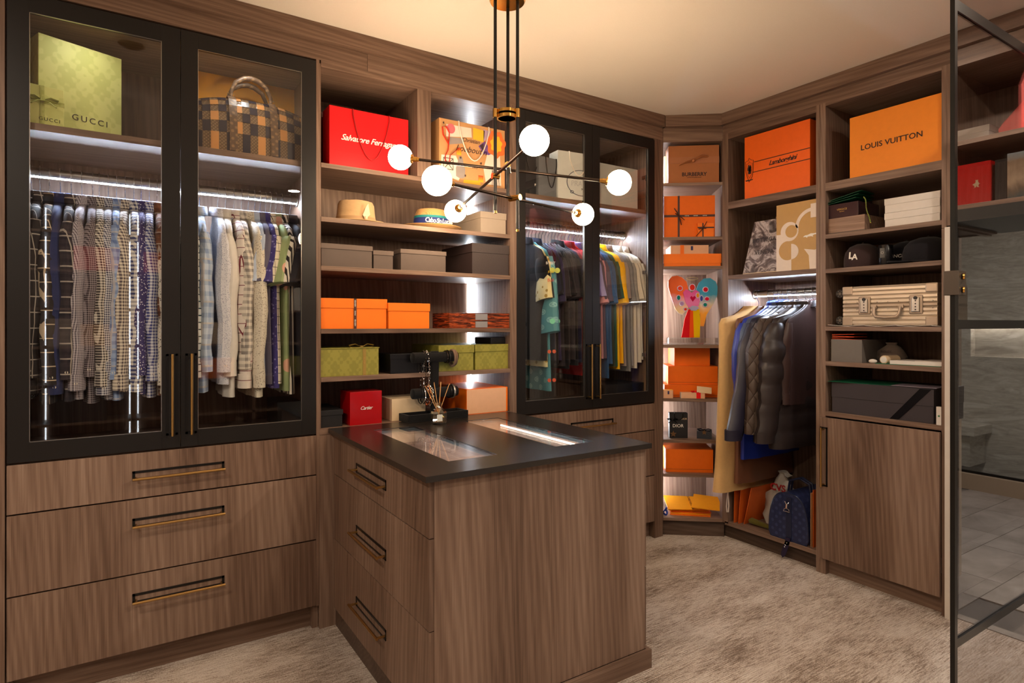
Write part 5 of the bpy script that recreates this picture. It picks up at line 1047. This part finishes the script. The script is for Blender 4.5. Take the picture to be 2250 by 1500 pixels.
# shelf bay, second shelf
r, W, Hh = carton(FC, 'gift_box', 'grey wood-grain box under the plum box', 'box', 1818, 1900, 482, 1.902, .03, .26, wood('x', 1.6, 'pale_grain_print')); hA = Hh
bx(-.002, W + .002, -.002, .262, -.0, .008).build('base_edge', TAUPE, r)
r, W, Hh = carton(FC, 'gift_box', 'dark plum box with tiny gold lettering on the wood-grain box', 'box', 1818, 1886, 452, 1.902 + hA, .03, .22, plain('plum_gloss', rgb(52, 30, 36), .2, bump=.2, bscale=120)); hB = Hh
text(r, 'VERSACE', W * .48, Hh * .58, .014, GOLDINK); text(r, 'MILANO', W * .48, Hh * .42, .007, GOLDINK)
GRN = plain('green_folder', rgb(14, 92, 62), .45)
for i in range(3):
    f = tag(MB().box(0, .17, 0, .18, 0, .0015).build('paper_folder', GRN), ['green paper folder lying lowest on the plum box', 'green paper folder tilted in the middle on the plum box', 'green paper folder tilted steepest on the plum box'][i], 'folder', 'green folders on the plum box')
    f.location = FC.M @ Vector((FC.X(1817, .03) - .005 + .012 * i, .022, 1.902 + hA + hB + .002 + .010 * i)); f.rotation_euler = (.02, -.10 - .05 * i, FC.r + .05 * i)
m = MB(); pts = [(FC.X(1895, .0) + .0 + .004 * math.sin(k_), .012, 1.902 + hA + hB + .012 - .010 * k_ - .001 * k_ * k_) for k_ in range(9)]; x_ = pts[0][0]; m.M = Matrix.Identity(4); m.tube([(p[0] - x_ + .004 * k_, p[1], p[2] - 1.902) for k_, p in enumerate(pts)], .0028, 6)
tc_ = thing('twisted_cord', 'green and gold twisted cord hanging from the folders', 'cord', FC, x_, 0, 1.902); m.build('cord', fabric('cord_stripe', 'stripe', rgb(20, 110, 70), rgb(196, 160, 60), -120), tc_)
hh = (FC.Zh(1944, 438, .03) - 1.902) / 2
for k_, nm in enumerate(('lower', 'upper')):
    carton(FC, 'gift_box', 'flat white lidded box, ' + nm + ' of two stacked under the big orange box', 'box', 1943, 2066, 0, 1.902 + k_ * (hh + .001), .03, .30, WHITEP, WHITEP, .45, h=hh, over=.002, group='white boxes stacked on the shelf')
# caps
def cap(name, label, u, d, zb, mat, brimdir=0.0, s_=1.0, front=None):
    c = thing(name, label, 'hat', FC, FC.X(u, d), d, zb, rot=brimdir); m = MB(); R = .092 * s_
    m.lathe([(R * 1.0, 0), (R * 1.03, .02), (R * 1.02, .055), (R * .93, .09), (R * .70, .118), (R * .35, .132), (.004, .136)], (0, 0, 0), 30, .95, 1.08); m.build('crown', mat, c)
    m = MB(); n_ = 14
    top_ = []; 
    for i in range(n_ + 1):
        a = PI + PI * i / n_; top_.append((R * .95 * math.cos(a), R * 1.02 * math.sin(a)))
    out = [(R * .88 * math.cos(PI + PI * i / n_), -R * .25 + (R * 1.02 + .058 * s_) * math.sin(PI + PI * i / n_)) for i in range(n_ + 1)]
    vs = []; 
    for (a, b), (c_, e_) in zip(top_, out): vs += [(a, b, .010), (c_, e_, .014 - .10 * abs(c_) ** 1.2 * 1.2), (a, b, .006), (c_, e_, .010 - .10 * abs(c_) ** 1.2 * 1.2)]
    fs = []
    for i in range(n_): q_ = i * 4; fs += [(q_, q_ + 1, q_ + 5, q_ + 4), (q_ + 2, q_ + 6, q_ + 7, q_ + 3), (q_ + 1, q_ + 3, q_ + 7, q_ + 5)]
    m.add(vs, fs); m.sm = True; m.build('brim', mat, c); m = MB(); m.sphere((0, 0, .137), .006, 8, 6); m.build('top_button', mat, c); return c
CAPF = fabric('brown_black_wool', 'plain', rgb(58, 44, 44)); CAPB = fabric('black_wool', 'plain', rgb(26, 24, 28))
c = cap('baseball_cap', 'dark brown baseball cap with white interlocked letters, front facing out', 1896, .13, 1.709, CAPF, math.radians(176), 1.0)
m0 = Matrix.Rotation(math.radians(176), 4, 'Z').inverted()
for tx, dx, dz, sz in (('L', -.010, .004, .052), ('A', .010, -.005, .044)):
    t_ = text(c, tx, 0, 0, sz, WHITEINK, name='cap_letter', bold=.0012); t_.matrix_local = m0 @ Matrix.Translation((dx - .002, -.1015, .060 + dz)) @ Matrix.Rotation(math.radians(82), 4, 'X')
c = cap('baseball_cap', 'black baseball cap at the end of the shelf, brim pointing outwards', 2040, .14, 1.709, CAPB, math.radians(-35), 1.15)
c = cap('baseball_cap', 'black cap with white embroidered lettering lying behind the other black cap', 1992, .22, 1.709, CAPB, math.radians(-60), .85)
t_ = text(c, 'MONCLER', 0, 0, .026, WHITEINK); t_.matrix_local = Matrix.Rotation(math.radians(60), 4, 'Z') @ Matrix.Translation((.0, -.100, .045)) @ Matrix.Rotation(PI / 2 - .35, 4, 'X'); t_.location.z = .05
cp_ = thing('candle_tube', 'black cylindrical candle box with a small emblem beside the brown cap', 'candle', FC, FC.X(1946, .07), .07, 1.709); m = MB(); m.lathe([(.002, 0), (.033, 0), (.034, .002), (.034, .105), (.033, .107), (.002, .107)], (0, 0, 0), 28); m.build('tube', plain('gloss_black_card', rgb(20, 19, 21), .22), cp_)
bx(-.012, .012, -.0350, -.0335, .04, .09).build('label', plain('dark_label', rgb(50, 52, 52), .4), cp_); outl(cp_, circ(0, .066, .006), .0009, WHITEINK, 'emblem', -.0356)
# suitcase
ALU = plain('champagne_aluminium', rgb(200, 184, 164), .40, .52); ALU2 = plain('champagne_corner', rgb(168, 150, 132), .4, .6); DG = plain('dark_wheel_rubber', rgb(40, 36, 36), .6)
x0 = FC.X(1853, .04); L = .46; hS = FC.Zh(1870, 630, .04) - 1.394; su = thing('suitcase', 'champagne aluminium ribbed suitcase lying on its side with two combination locks', 'suitcase', FC, x0, .04, 1.394)
def ribs(z0, z1, n_):
    pts = [(.0, z0)]; 
    for i in range(n_):
        a = z0 + (z1 - z0) * i / n_; b = (z1 - z0) / n_; pts += [(-.004, a + b * .2), (-.004, a + b * .75), (0, a + b * .95)]
    return pts
hm = hS * .50
for nm, z0, z1 in (('lower_shell', 0, hm - .006), ('upper_shell', hm + .006, hS)):
    pr = ribs(z0 + .006, z1 - .006, 4) + [(.004, z1), (.33, z1), (.34, z1 - .01), (.34, z0 + .01), (.33, z0), (.004, z0)]
    MB().prism([(a, b) for a, b in pr], 'x', 0, L).build(nm, ALU, su, .0)
bx(-.001, L + .001, -.005, .341, hm - .007, hm + .007).build('frame_band', ALU2, su, .002)
for (xx, zz) in ((0, 0), (0, hS - .045), (L - .05, 0), (L - .05, hS - .045)): bx(xx - .003, xx + .053, -.007, .05, zz - .001, zz + .046).build('corner_guard', ALU2, su, .006)
for xx in (.085, .335):
    m = MB(); m.box(xx, xx + .062, -.009, 0, hm - .048, hm + .048); pl = m.build('lock_housing', ALU2, su, .006)
    m = MB(); m.box(xx + .012, xx + .050, -.016, -.009, hm - .038, hm + .036); m.build('lock', STEEL, pl, .004)
    m = MB()
    for k_ in range(4): m.cyl((xx + .033, -.0165, hm - .026 + .015 * k_), (xx + .033, -.0175, hm - .026 + .015 * k_), .0035, 10)
    m.cyl((xx + .033, -.017, hm + .033), (xx + .033, -.019, hm + .033), .009, 14); m.build('lock_dial', DG, pl)
m = MB(); m.box(.155, .180, -.014, 0, hm - .016, hm + .000); m.box(.285, .310, -.014, 0, hm - .016, hm + .000); m.tube([(.168, -.012, hm - .008), (.170, -.020, hm - .045), (.182, -.022, hm - .060), (.232, -.023, hm - .064), (.283, -.022, hm - .060), (.295, -.020, hm - .045), (.297, -.012, hm - .008)], [.008, .008, .009, .010, .009, .008, .008], 10); m.build('carry_handle', ALU2, su)
m = MB()
for k_ in range(9):
    for sgn in (-.018, .018): m.sphere((.025 + k_ * .052, -.006, hm + sgn), .0028, 8, 5)
m.build('rivets', CHROME, su)['kind'] = 'stuff'
for zz, yy in ((hS - .035, .03), (.028, .03), (hS - .035, .28), (.028, .28)):
    m = MB(); m.cyl((-.028, yy - .013, zz), (-.028, yy + .013, zz), .023, 18); wl = m.build('wheel', DG, su); m = MB(); m.cyl((-.028, yy - .0145, zz), (-.028, yy - .013, zz), .008, 10)
    for k_ in range(6): a = k_ * PI / 3; m.cyl((-.028 + .015 * math.cos(a), yy - .0145, zz + .015 * math.sin(a)), (-.028 + .015 * math.cos(a), yy - .013, zz + .015 * math.sin(a)), .003, 6)
    m.build('wheel_hub', plain('wheel_hub_grey', rgb(110, 100, 92), .5), wl); bx(-.022, .0, yy - .010, yy + .010, zz - .010, zz + .010).build('wheel_bracket', DG, su)
clw = thing('cloth', 'thin white cloth spread under the suitcase', 'cloth', FC, -1.880, .012, 1.388); m = MB(); n_ = 14; rings = [[(x_, y_, .001 + .003 * (1 + math.sin(x_ * 40)) * (1 if y_ < .05 else .2) + (.006 if x_ < .03 else 0)) for y_ in (0, .05, .34)] for x_ in [.555 * i / n_ for i in range(n_ + 1)]]
for a, b in zip(rings, rings[1:]): m.add(a + b, [(0, 1, 4, 3), (1, 2, 5, 4)])
m.sm = True; o = m.build('fabric', WHITEP, clw); sd = o.modifiers.new('thickness', 'SOLIDIFY'); sd.thickness = .002
# grey box shelf
r, W, Hh = carton(FC, 'storage_box', 'grey box carrying folded orange bags under the suitcase shelf', 'box', 1826, 1894, 745, 1.193, .02, .26, plain('grey_box_card', rgb(110, 104, 98), .6))
for k_ in range(4):
    e = tag(MB().prism([(0, 0), (.115, .008), (.14, .10), (.03, .12)], 'z', 0, .0025).build('folded_bag', plain('vivid_orange_paper', rgb(226, 80, 20), .5)), ['bottom', 'lower middle', 'upper middle', 'top'][k_] + ' folded orange paper bag of the pile on the grey box', 'bag', 'folded orange bags')
    e.location = FC.M @ Vector((FC.X(1827, .02), .025, 1.193 + Hh + .002 + k_ * .0075)); e.rotation_euler = (0, .03 * (-1) ** k_, FC.r + .02 * k_)
db = thing('dust_bag', 'grey brown cloth pouch with dark lettering behind the white candle', 'pouch', FC, FC.X(1955, .18), .20, 1.193); m = MB(); m.lathe([(.002, 0), (.055, .002), (.066, .03), (.058, .06), (.036, .085), (.020, .095), (.026, .108), (.002, .106)], (0, 0, 0), 20, 1.15, .8); m.v = [(x_ + .004 * math.sin(z_ * 90), y_ + .003 * math.sin(x_ * 110), z_) for x_, y_, z_ in m.v]; m.build('pouch_body', fabric('grey_pouch', 'plain', rgb(96, 84, 76)), db); text(db, 'ROLEX', 0, .060, .017, INK, y=-.058)
cd2 = thing('pillar_candle', 'short cream pillar lying on its side with its round end showing', 'candle', FC, FC.X(1946, .06), .06, 1.193); m = MB(); m.tube([(0, -.02, .022), (0, -.018, .022), (.02, .075, .022)], [.020, .0215, .0215], 22); m.build('wax', CREAM, cd2); m = MB(); m.cyl((0, -.0215, .022), (0, -.0200, .022), .016, 20); m.build('end_disc', WHITEP, cd2)
sp_ = thing('soap_bar', 'white oval soap at the shelf edge beside the pillar candle', 'soap', FC, FC.X(1917, .02), .025, 1.193); m = MB(); m.sphere((0, 0, .012), .021, 18, 10); m.v = [(x_, y_ * .7, .0115 + (z_ - .012) * .55) for x_, y_, z_ in m.v]; m.build('bar', WHITEP, sp_)
for k_, (u0, hh, mt, lab, dd_) in enumerate(((1922, .003, GRN, 'green folder lying under the white book', .004), (1955, .018, WHITEP, 'thick white book lying flat on the green folder', .012), (2010, .004, plain('grey_magazine', rgb(196, 186, 176), .4), 'thin pale magazine lying on the white book', .02))):
    z_ = 1.193 + (0, .003, .0212)[k_]; x_ = FC.X(u0, dd_); e = tag(bx(0, -1.322 - x_, 0, .18, 0, hh).build(['paper_folder', 'book', 'magazine'][k_], mt), lab, ['folder', 'book', 'magazine'][k_]); e.location = FC.M @ Vector((x_, dd_, z_)); e.rotation_euler = (0, 0, FC.r)
# large linen boxes
x0 = FC.X(1827, .02); W = FC.X(2052, .02) - x0; hL = (FC.Zh(1827, 838, .02) - .912) / 2
LIN = plain('charcoal_speckled_linen', rgb(60, 54, 58), .8, bump=.5, bscale=900)
lb = thing('storage_box', 'long charcoal linen lidded box with a black ribbon crossing it diagonally', 'box', FC, x0, .02, .912); bx(.002, W - .002, .002, .34, 0, hL).build('box_body', LIN, lb, .002); bx(0, W - .0, 0, .342, hL, hL * 2).build('lid', LIN, lb, .002)
m = MB(); m.prism([(W * .60, 0), (W * .68, 0), (W * .98, 2 * hL), (W * .88, 2 * hL)], 'y', -.002, -.0006); m.build('ribbon', plain('black_satin', rgb(18, 18, 22), .2), lb)
f = tag(bx(0, .36, 0, .26, 0, .0015).build('paper_folder', GRN), 'large dark green folder lying on the linen box', 'folder'); f.location = FC.M @ Vector((x0 - .012, .0, .912 + 2 * hL + .001)); f.rotation_euler = (0, 0, FC.r + .12)
f = tag(bx(0, .20, 0, .16, 0, .002).build('printed_card', plain('lilac_card', rgb(150, 140, 156), .5)), 'pale lilac printed card on the right end of the linen box', 'card'); f.location = FC.M @ Vector((x0 + W - .20, .03, .912 + 2 * hL + .003)); f.rotation_euler = (0, 0, FC.r + .1)
r, W_, Hh = carton(FC, 'gift_box', 'small white box with a green star at the end of the linen box', 'box', 2057, 2067, 893, .912, .006, .02, WHITEP, w=.022); patch(r, star(.012, Hh * .5, .007), plain('star_green', rgb(20, 110, 60), .5))
# under the coats
ZB = .116
NVL = monogram('navy_monogram_leather', rgb(32, 40, 74), rgb(50, 60, 98), 20, .32)
x0 = FC.X(1689, .01); x1 = FC.X(1775, .01); W = x1 - x0; Hh = FC.Zh(1720, 1082, .01) - ZB - .0
du = thing('duffel_bag', 'navy monogram leather duffel bag with its rounded end facing out and a hanging strap', 'bag', FC, x0, .012, ZB)
def arch(w_, h_, n_=22):
    pts = [(.012, 0), (w_ - .012, 0)]; 
    for i in range(n_ + 1):
        t = i / n_; a = PI * t; pts.append((w_ / 2 + w_ / 2 * math.copysign(abs(math.cos(a)) ** .62, math.cos(a)) , .03 + (h_ - .03) * math.sin(a) ** .85))
    return pts
MB().prism(arch(W, Hh), 'y', 0, .40).build('bag_body', NVL, du, .006); ED = plain('navy_piping', rgb(30, 36, 62), .3)
m = MB(); m.tube([(a, .004, b) for a, b in arch(W, Hh)], .0045, 8, closed=True); m.build('piping', ED, du)
m = MB(); m.box(W * .46, W * .60, -.004, 0, .0, Hh * .93); m.build('strap_band', ED, du, .001)
m = MB(); c0 = [(W * .53, .02), (W * .51, -.012), (W * .46, -.045), (W * .42, -.075), (W * .40, -.092), (W * .39, -.106)]; hw_ = [.014, .015, .016, .016, .013, .001]; m.prism([(a + h, b) for (a, b), h in zip(c0, hw_)] + [(a - h, b) for (a, b), h in reversed(list(zip(c0, hw_)))], 'y', -.012, -.0075); st = m.build('hanging_strap', plain('navy_strap', rgb(34, 26, 56), .3), du)
m = MB()
for f_ in (0, .35, .62): m.sphere((W * (.505 - .09 * f_), -.013, -.010 - .045 * f_), .0045, 8, 6)
m.build('stud', CHROME, st)
m = MB(); m.tube([(W * .50 + .012 * math.cos(t), -.010, Hh * .84 + .014 * math.sin(t)) for t in [PI + PI * k_ / 10 for k_ in range(11)]], .0026, 7); m.cyl((W * .50, -.010, Hh * .79), (W * .49, -.010, Hh * .70), .0055, 8)
m.tube([(W * .49 - .020, -.010, Hh * .625), (W * .49 - .014, -.010, Hh * .68), (W * .49, -.010, Hh * .70), (W * .49 + .014, -.010, Hh * .68), (W * .49 + .020, -.010, Hh * .625)], .0026, 7, closed=True); m.build('swivel_clasp', CHROME, du)
for yy in (.12, .15):
    m = MB(); m.tube([(W * .2, yy, Hh * .9), (W * .25, yy, Hh + .05), (W * .5, yy, Hh + .075), (W * .75, yy, Hh + .05), (W * .8, yy, Hh * .9)], .007, 8); m.build('carry_handle', ED, du)
pbx = FC.X(1690, .15); pb = thing('plastic_bag', 'crumpled white plastic carrier bag with red lettering behind the duffel', 'bag', FC, pbx, .24, ZB)
m = MB(); m.lathe([(.002, 0), (.10, .005), (.125, .06), (.13, .14), (.115, .21), (.085, .27), (.045, .32), (.03, .36), (.04, .38), (.002, .37)], (.05, 0, 0), 34, 1.0, .55)
m.v = [(x_ * 1.12 + .020 * math.sin(z_ * 31 + y_ * 60) + .008 * math.sin(z_ * 90), y_ + .014 * math.sin(x_ * 75 + z_ * 50), z_ * .88 + .014 * math.sin(x_ * 40 + y_ * 30)) for x_, y_, z_ in m.v]; m.build('bag_body', plain('white_polythene', rgb(176, 170, 162), .35), pb)
text(pb, 'CVS', .055, .255, .060, plain('pharmacy_red', rgb(150, 20, 24), .5), y=-.082, bold=.002)
gl_ = thing('shoe_bag', 'olive green soft shoe pouch lying on the cabinet floor', 'pouch', FC, FC.X(1632, .02), .08, ZB); m = MB(); m.tube([(0, 0, .024), (.02, 0, .026), (.06, 0, .024), (.12, .0, .021), (.18, .0, .020), (.19, 0, .020)], [.004, .026, .024, .018, .018, .004], 14, sq=.75)
m.v = [(a, b, max(.001, c_)) for a, b, c_ in m.v]; m.build('pouch_body', fabric('olive_felt', 'plain', rgb(92, 84, 32)), gl_)
OB = plain('orange_board', rgb(206, 92, 26), .5)
for k_, (u, d, lean) in enumerate(((1612, .02, .0), (1622, .03, .03), (1634, .05, .10))):
    e = tag(bx(0, .004, 0, .26, 0, .25).build('paper_bag', OB), ['orange flat paper bag standing first from the corner under the coats', 'orange flat paper bag standing second from the corner, slightly tilted', 'orange flat paper bag leaning most under the coats'][k_], 'bag', 'orange paper bags under the coats'); e.location = FC.M @ Vector((FC.X(u, d), d, ZB)); e.rotation_euler = (0, .02 + lean * 2, FC.r)
for k_, (u, mt, lab) in enumerate(((1781, KRAFT, 'kraft board standing beside the duffel bag'), (1786, OB, 'orange board standing against the cabinet side'))):
    e = tag(bx(0, .003, 0, .30, 0, .31 + .02 * k_).build('card_board', mt), lab, 'board'); e.location = FC.M @ Vector((FC.X(u, .03), .03, ZB)); e.rotation_euler = (0, 0, FC.r)
wc = thing('drawstring_cord', 'white cotton cord looping down from the tan garment bag', 'cord', FC, FC.X(1598, -.02), -.02, .0); m = MB(); xx = 0
m.tube([(.010, 0, .42), (.002, 0, .30), (-.006, 0, .22), (-.002, 0, .185), (.008, 0, .19), (.012, 0, .23), (.008, 0, .30), (.016, 0, .42)], .0038, 8); m.build('cord', plain('white_cotton', rgb(226, 214, 200), .8), wc)

# ------------------------------------------------------------------ over-door shelves, glass door, bathroom
carton(FC, 'gift_box', 'cream flat box on the upper shelf over the doorway', 'box', 2094, 2174, 290, 2.262, .02, .14, WHITEP, WHITEP, .5)
r = thing('handbag', 'salmon pink triangular bag on the upper shelf over the doorway', 'bag', FC, FC.X(2190, .03), .03, 2.262)
m = MB(); m.prism([(.02, .0), (.36, 0), (.36, .20), (.34, .26), (.22, .26), (.02, .045), (.004, .022), (.006, .006)], 'y', 0, .10); m.build('bag_body', plain('salmon_leather', rgb(226, 84, 78), .5), r, .006)
r, W, Hh = carton(FC, 'gift_box', 'bright red box with a small white horse emblem over the doorway', 'box', 2098, 2177, 366, 1.960, .02, .10, REDP)
horse = [(.1, .0), (.3, .12), (.2, .35), (.0, .45), (.15, .55), (.35, .6), (.45, .85), (.35, 1.0), (.55, .95), (.75, .98), (.7, .8), (.85, .55), (1, .5), (.8, .4), (.75, .2), (.9, .05), (.6, .1), (.55, .3), (.45, .1)]
patch(r, [(W * (.50 + .22 * a), Hh * (.38 + .20 * b)) for a, b in horse], CREAM, -.001, 'horse_emblem')
carton(FC, 'storage_box', 'black box between the red box and the picture box', 'box', 2186, 2213, 352, 1.960, .02, .20, BLACKP)
q = N('coastal_rocks_print'); v_ = q.coords((1, 1, 1), False); n_ = q.noise(v_, 11, 6, .6, .8); s_ = q.n('ShaderNodeSeparateXYZ'); q.l(v_, s_.inputs[0])
hgt = q.math('ADD', q.math('MULTIPLY', s_.outputs[2], 3.4), q.math('MULTIPLY', n_, .5)); q.l(q.ramp(hgt, [(.22, rgb(70, 92, 96)), (.36, rgb(120, 104, 86)), (.50, rgb(196, 172, 146)), (.80, rgb(150, 128, 104)), (.98, rgb(150, 176, 188))]), q.b.inputs['Base Color'])
carton(FC, 'picture_box', 'box printed with a photograph of coastal rocks over the doorway', 'box', 2213, 2300, 338, 1.960, .012, .08, q.m)
gd = thing('glass_door', 'tall grey tinted glass door in a thin black frame, standing open', 'door', FW, 2.316, .8805, 0)
GX1 = .955; DT = .014
def gb(name, *b, mat=None, parent=None, bev=0):
    m = MB()
    for q_ in b: m.box(*q_)
    return m.build(name, mat or plain('black_steel_frame', rgb(16, 15, 15), .3, .2), parent or gd, bev)
gb('stile', (0, .020, 0, DT, .006, 2.68)); gb('stile', (GX1, GX1 + .02, 0, DT, .006, 2.68))
RZ = [(2.442, 2.478), (1.384, 1.415), (.326, .355)]
for a, b in RZ: gb('rail', (.020, GX1, 0, DT, a, b))
for a, b in ((2.478, 2.675), (1.415, 2.442), (.355, 1.384), (.006, .326)): gb('glass_pane', (.020, GX1, .0045, .0095, a, b), mat=TINT)
lk = gb('lock_plate', (-.010, .050, -.014, .030, 1.496, 1.577), mat=plain('dark_nickel', rgb(92, 84, 78), .35, .8), bev=.002); m = MB()
for zz in (1.514, 1.558): m.cyl((.020, -.0145, zz), (.022, -.019, zz), .010, 18)
m.build('brass_screw', GOLD, lk)
# bathroom beyond the doorway
bf = thing('floor', None, None, FW, 3.40, .0, 0, kind='structure'); bx(0, 3.6, -1.4, 3.4, -.05, -.008).build('grout_bed', plain('grout', rgb(90, 84, 80), .8), bf)
tm = None; tw, tl = .60, .30
for i in range(5):
    for j in range(9):
        o = None
        if tm is None: o = bx(0, tw - .004, 0, tl - .004, -.008, 0).build('tile', TILE, bf, .001); tm = o
        else: o = tm.copy(); COL.objects.link(o)
        o.location = (i * tw + (.30 if j % 2 else 0) - .3 + .302, -.5 + j * tl, 0)
wb = structure('wall_bathroom', bx(6.7, 6.8, -1.4, 3.5, 0, 1.10), MARBLE); 
for q_ in ((6.7, 6.8, -1.4, 3.5, 1.395, ZC), (6.7, 6.8, 2.42, 3.5, 1.10, 1.395), (6.7, 6.8, -1.4, 1.4, 1.10, 1.395)): structure('wall_bathroom', bx(*q_), MARBLE)
structure('wall_bathroom', bx(6.8, 6.82, 1.3, 2.5, 1.0, 1.45), MARBLE); structure('wall_bathroom', bx(3.95, 6.7, 3.40, 3.5, 0, ZC), MARBLE); structure('wall_bathroom', bx(3.95, 6.8, -1.5, -1.4, 0, ZC), WALLP)
bx(6.705, 6.80, 1.42, 2.42, 1.384, 1.390).build('niche_light', LEDW).update_tag(); o = bpy.data.objects['niche_light']; tag(o, 'warm light strip inside the shower wall niche', 'light')
structure('trim_7', bx(6.05, 6.15, -1.4, 3.4, 0, .13), plain('curb_stone', rgb(150, 132, 112), .4, bump=.1, bscale=20)); 
sh = thing('shower_screen', 'clear glass shower screen with a black bottom channel', 'screen', FW, 6.10, -1.3, .13); bx(0, .02, 0, 4.6, 0, .02).build('channel', BLKM, sh); bx(.006, .012, 0, 4.6, .02, 2.2).build('glass_pane', glass('shower_glass', (.9, .92, .92)), sh)
bn = thing('shower_bench', 'pale stone shower bench on the far bathroom wall', 'bench', FW, 6.30, 2.25, .13); bx(0, .39, 0, .40, .28, .36).build('seat', MARBLE, bn, .004); bx(.05, .39, .05, .35, 0, .28).build('support', MARBLE, bn)
for k_, (yy, c_, h_) in enumerate(((1.86, (176, 116, 76), .20), (1.78, (70, 130, 120), .24), (1.70, (214, 214, 210), .22), (1.62, (150, 120, 180), .20))):
    b = thing('toiletry_bottle', ['copper', 'teal', 'white', 'mauve'][k_] + ' toiletry bottle standing in the shower niche', 'bottle', FW, 6.75, yy, 1.10, group='bottles in the shower niche'); m = MB(); m.lathe([(.002, 0), (.03, 0), (.031, .01), (.031, h_ * .72), (.022, h_ * .80), (.012, h_ * .83), (.012, h_ * .86)], (0, 0, 0), 18); m.build('bottle_body', plain('bottle_%d' % k_, rgb(*c_), .25), b); m = MB(); m.cyl((0, 0, h_ * .86), (0, 0, h_), .014, 14); m.build('bottle_cap', plain('bottle_cap_%d' % k_, rgb(190, 180, 160), .3), b)

# ------------------------------------------------------------------ shelving behind the viewer (seen mirrored in the door glass)
FB = Fr(3.0, -1.15, PI)
c8 = Cab('rear_shelving', 'open wood shelving opposite the wardrobes, mirrored in the glass doors', FB, 0.0, 4.6, .40)
c8.b('back_panel', WZ, (0, 4.6, .38, .40, 0, 2.7)); c8.b('top_panel', WX, (0, 4.6, 0, .38, 2.55, 2.7)); c8.b('bottom_panel', WX, (0, 4.6, 0, .38, 0, .12))
for x_ in (0, .9, 1.8, 2.87, 3.7, 4.57): c8.b('side_panel', WZ, (x_, x_ + .03, 0, .38, .12, 2.55))
for z_ in (.5, .85, 1.2, 1.55, 1.9, 2.25): c8.b('shelf', WX, (.03, 4.57, .0, .38, z_ - .022, z_))
for x_ in (.3, 2.835, 2.905, 3.575): c8.b('led_strip', LEDB, (x_, x_ + .012, .365, .378, .13, 2.5))
for k_, (x_, z_, w__, h__, mt) in enumerate(((2.0, .85, .35, .2, ORANGE), (2.45, .85, .30, .16, WHITEP), (3.0, 1.2, .3, .2, KRAFT), (3.35, 1.2, .2, .25, GREYP), (2.0, 1.55, .4, .18, BLACKP), (2.5, 1.9, .3, .2, ORANGE2), (3.0, 1.9, .35, .22, REDP), (3.1, .5, .4, .2, CHARC), (2.1, 1.2, .3, .22, CREAM), (1.0, 1.55, .4, .25, WHITEP), (.2, 1.2, .4, .25, TAUPE), (1.1, .85, .4, .2, OLIVED), (3.8, 1.55, .4, .2, WHITEP), (3.9, .85, .4, .2, ORANGE))):
    b = thing('storage_box', ['orange', 'white', 'kraft', 'grey', 'black', 'deep orange', 'red', 'charcoal', 'cream', 'white', 'taupe', 'olive', 'white', 'orange'][k_] + ' box on the rear shelving, number ' + ['one', 'two', 'three', 'four', 'five', 'six', 'seven', 'eight', 'nine', 'ten', 'eleven', 'twelve', 'thirteen', 'fourteen'][k_] + ' behind the viewer', 'box', FB, x_, .03, z_); bx(0, w__, 0, .25, 0, h__ * .75).build('box_body', mt, b); bx(-.003, w__ + .003, -.003, .253, h__ * .75, h__).build('lid', mt, b)
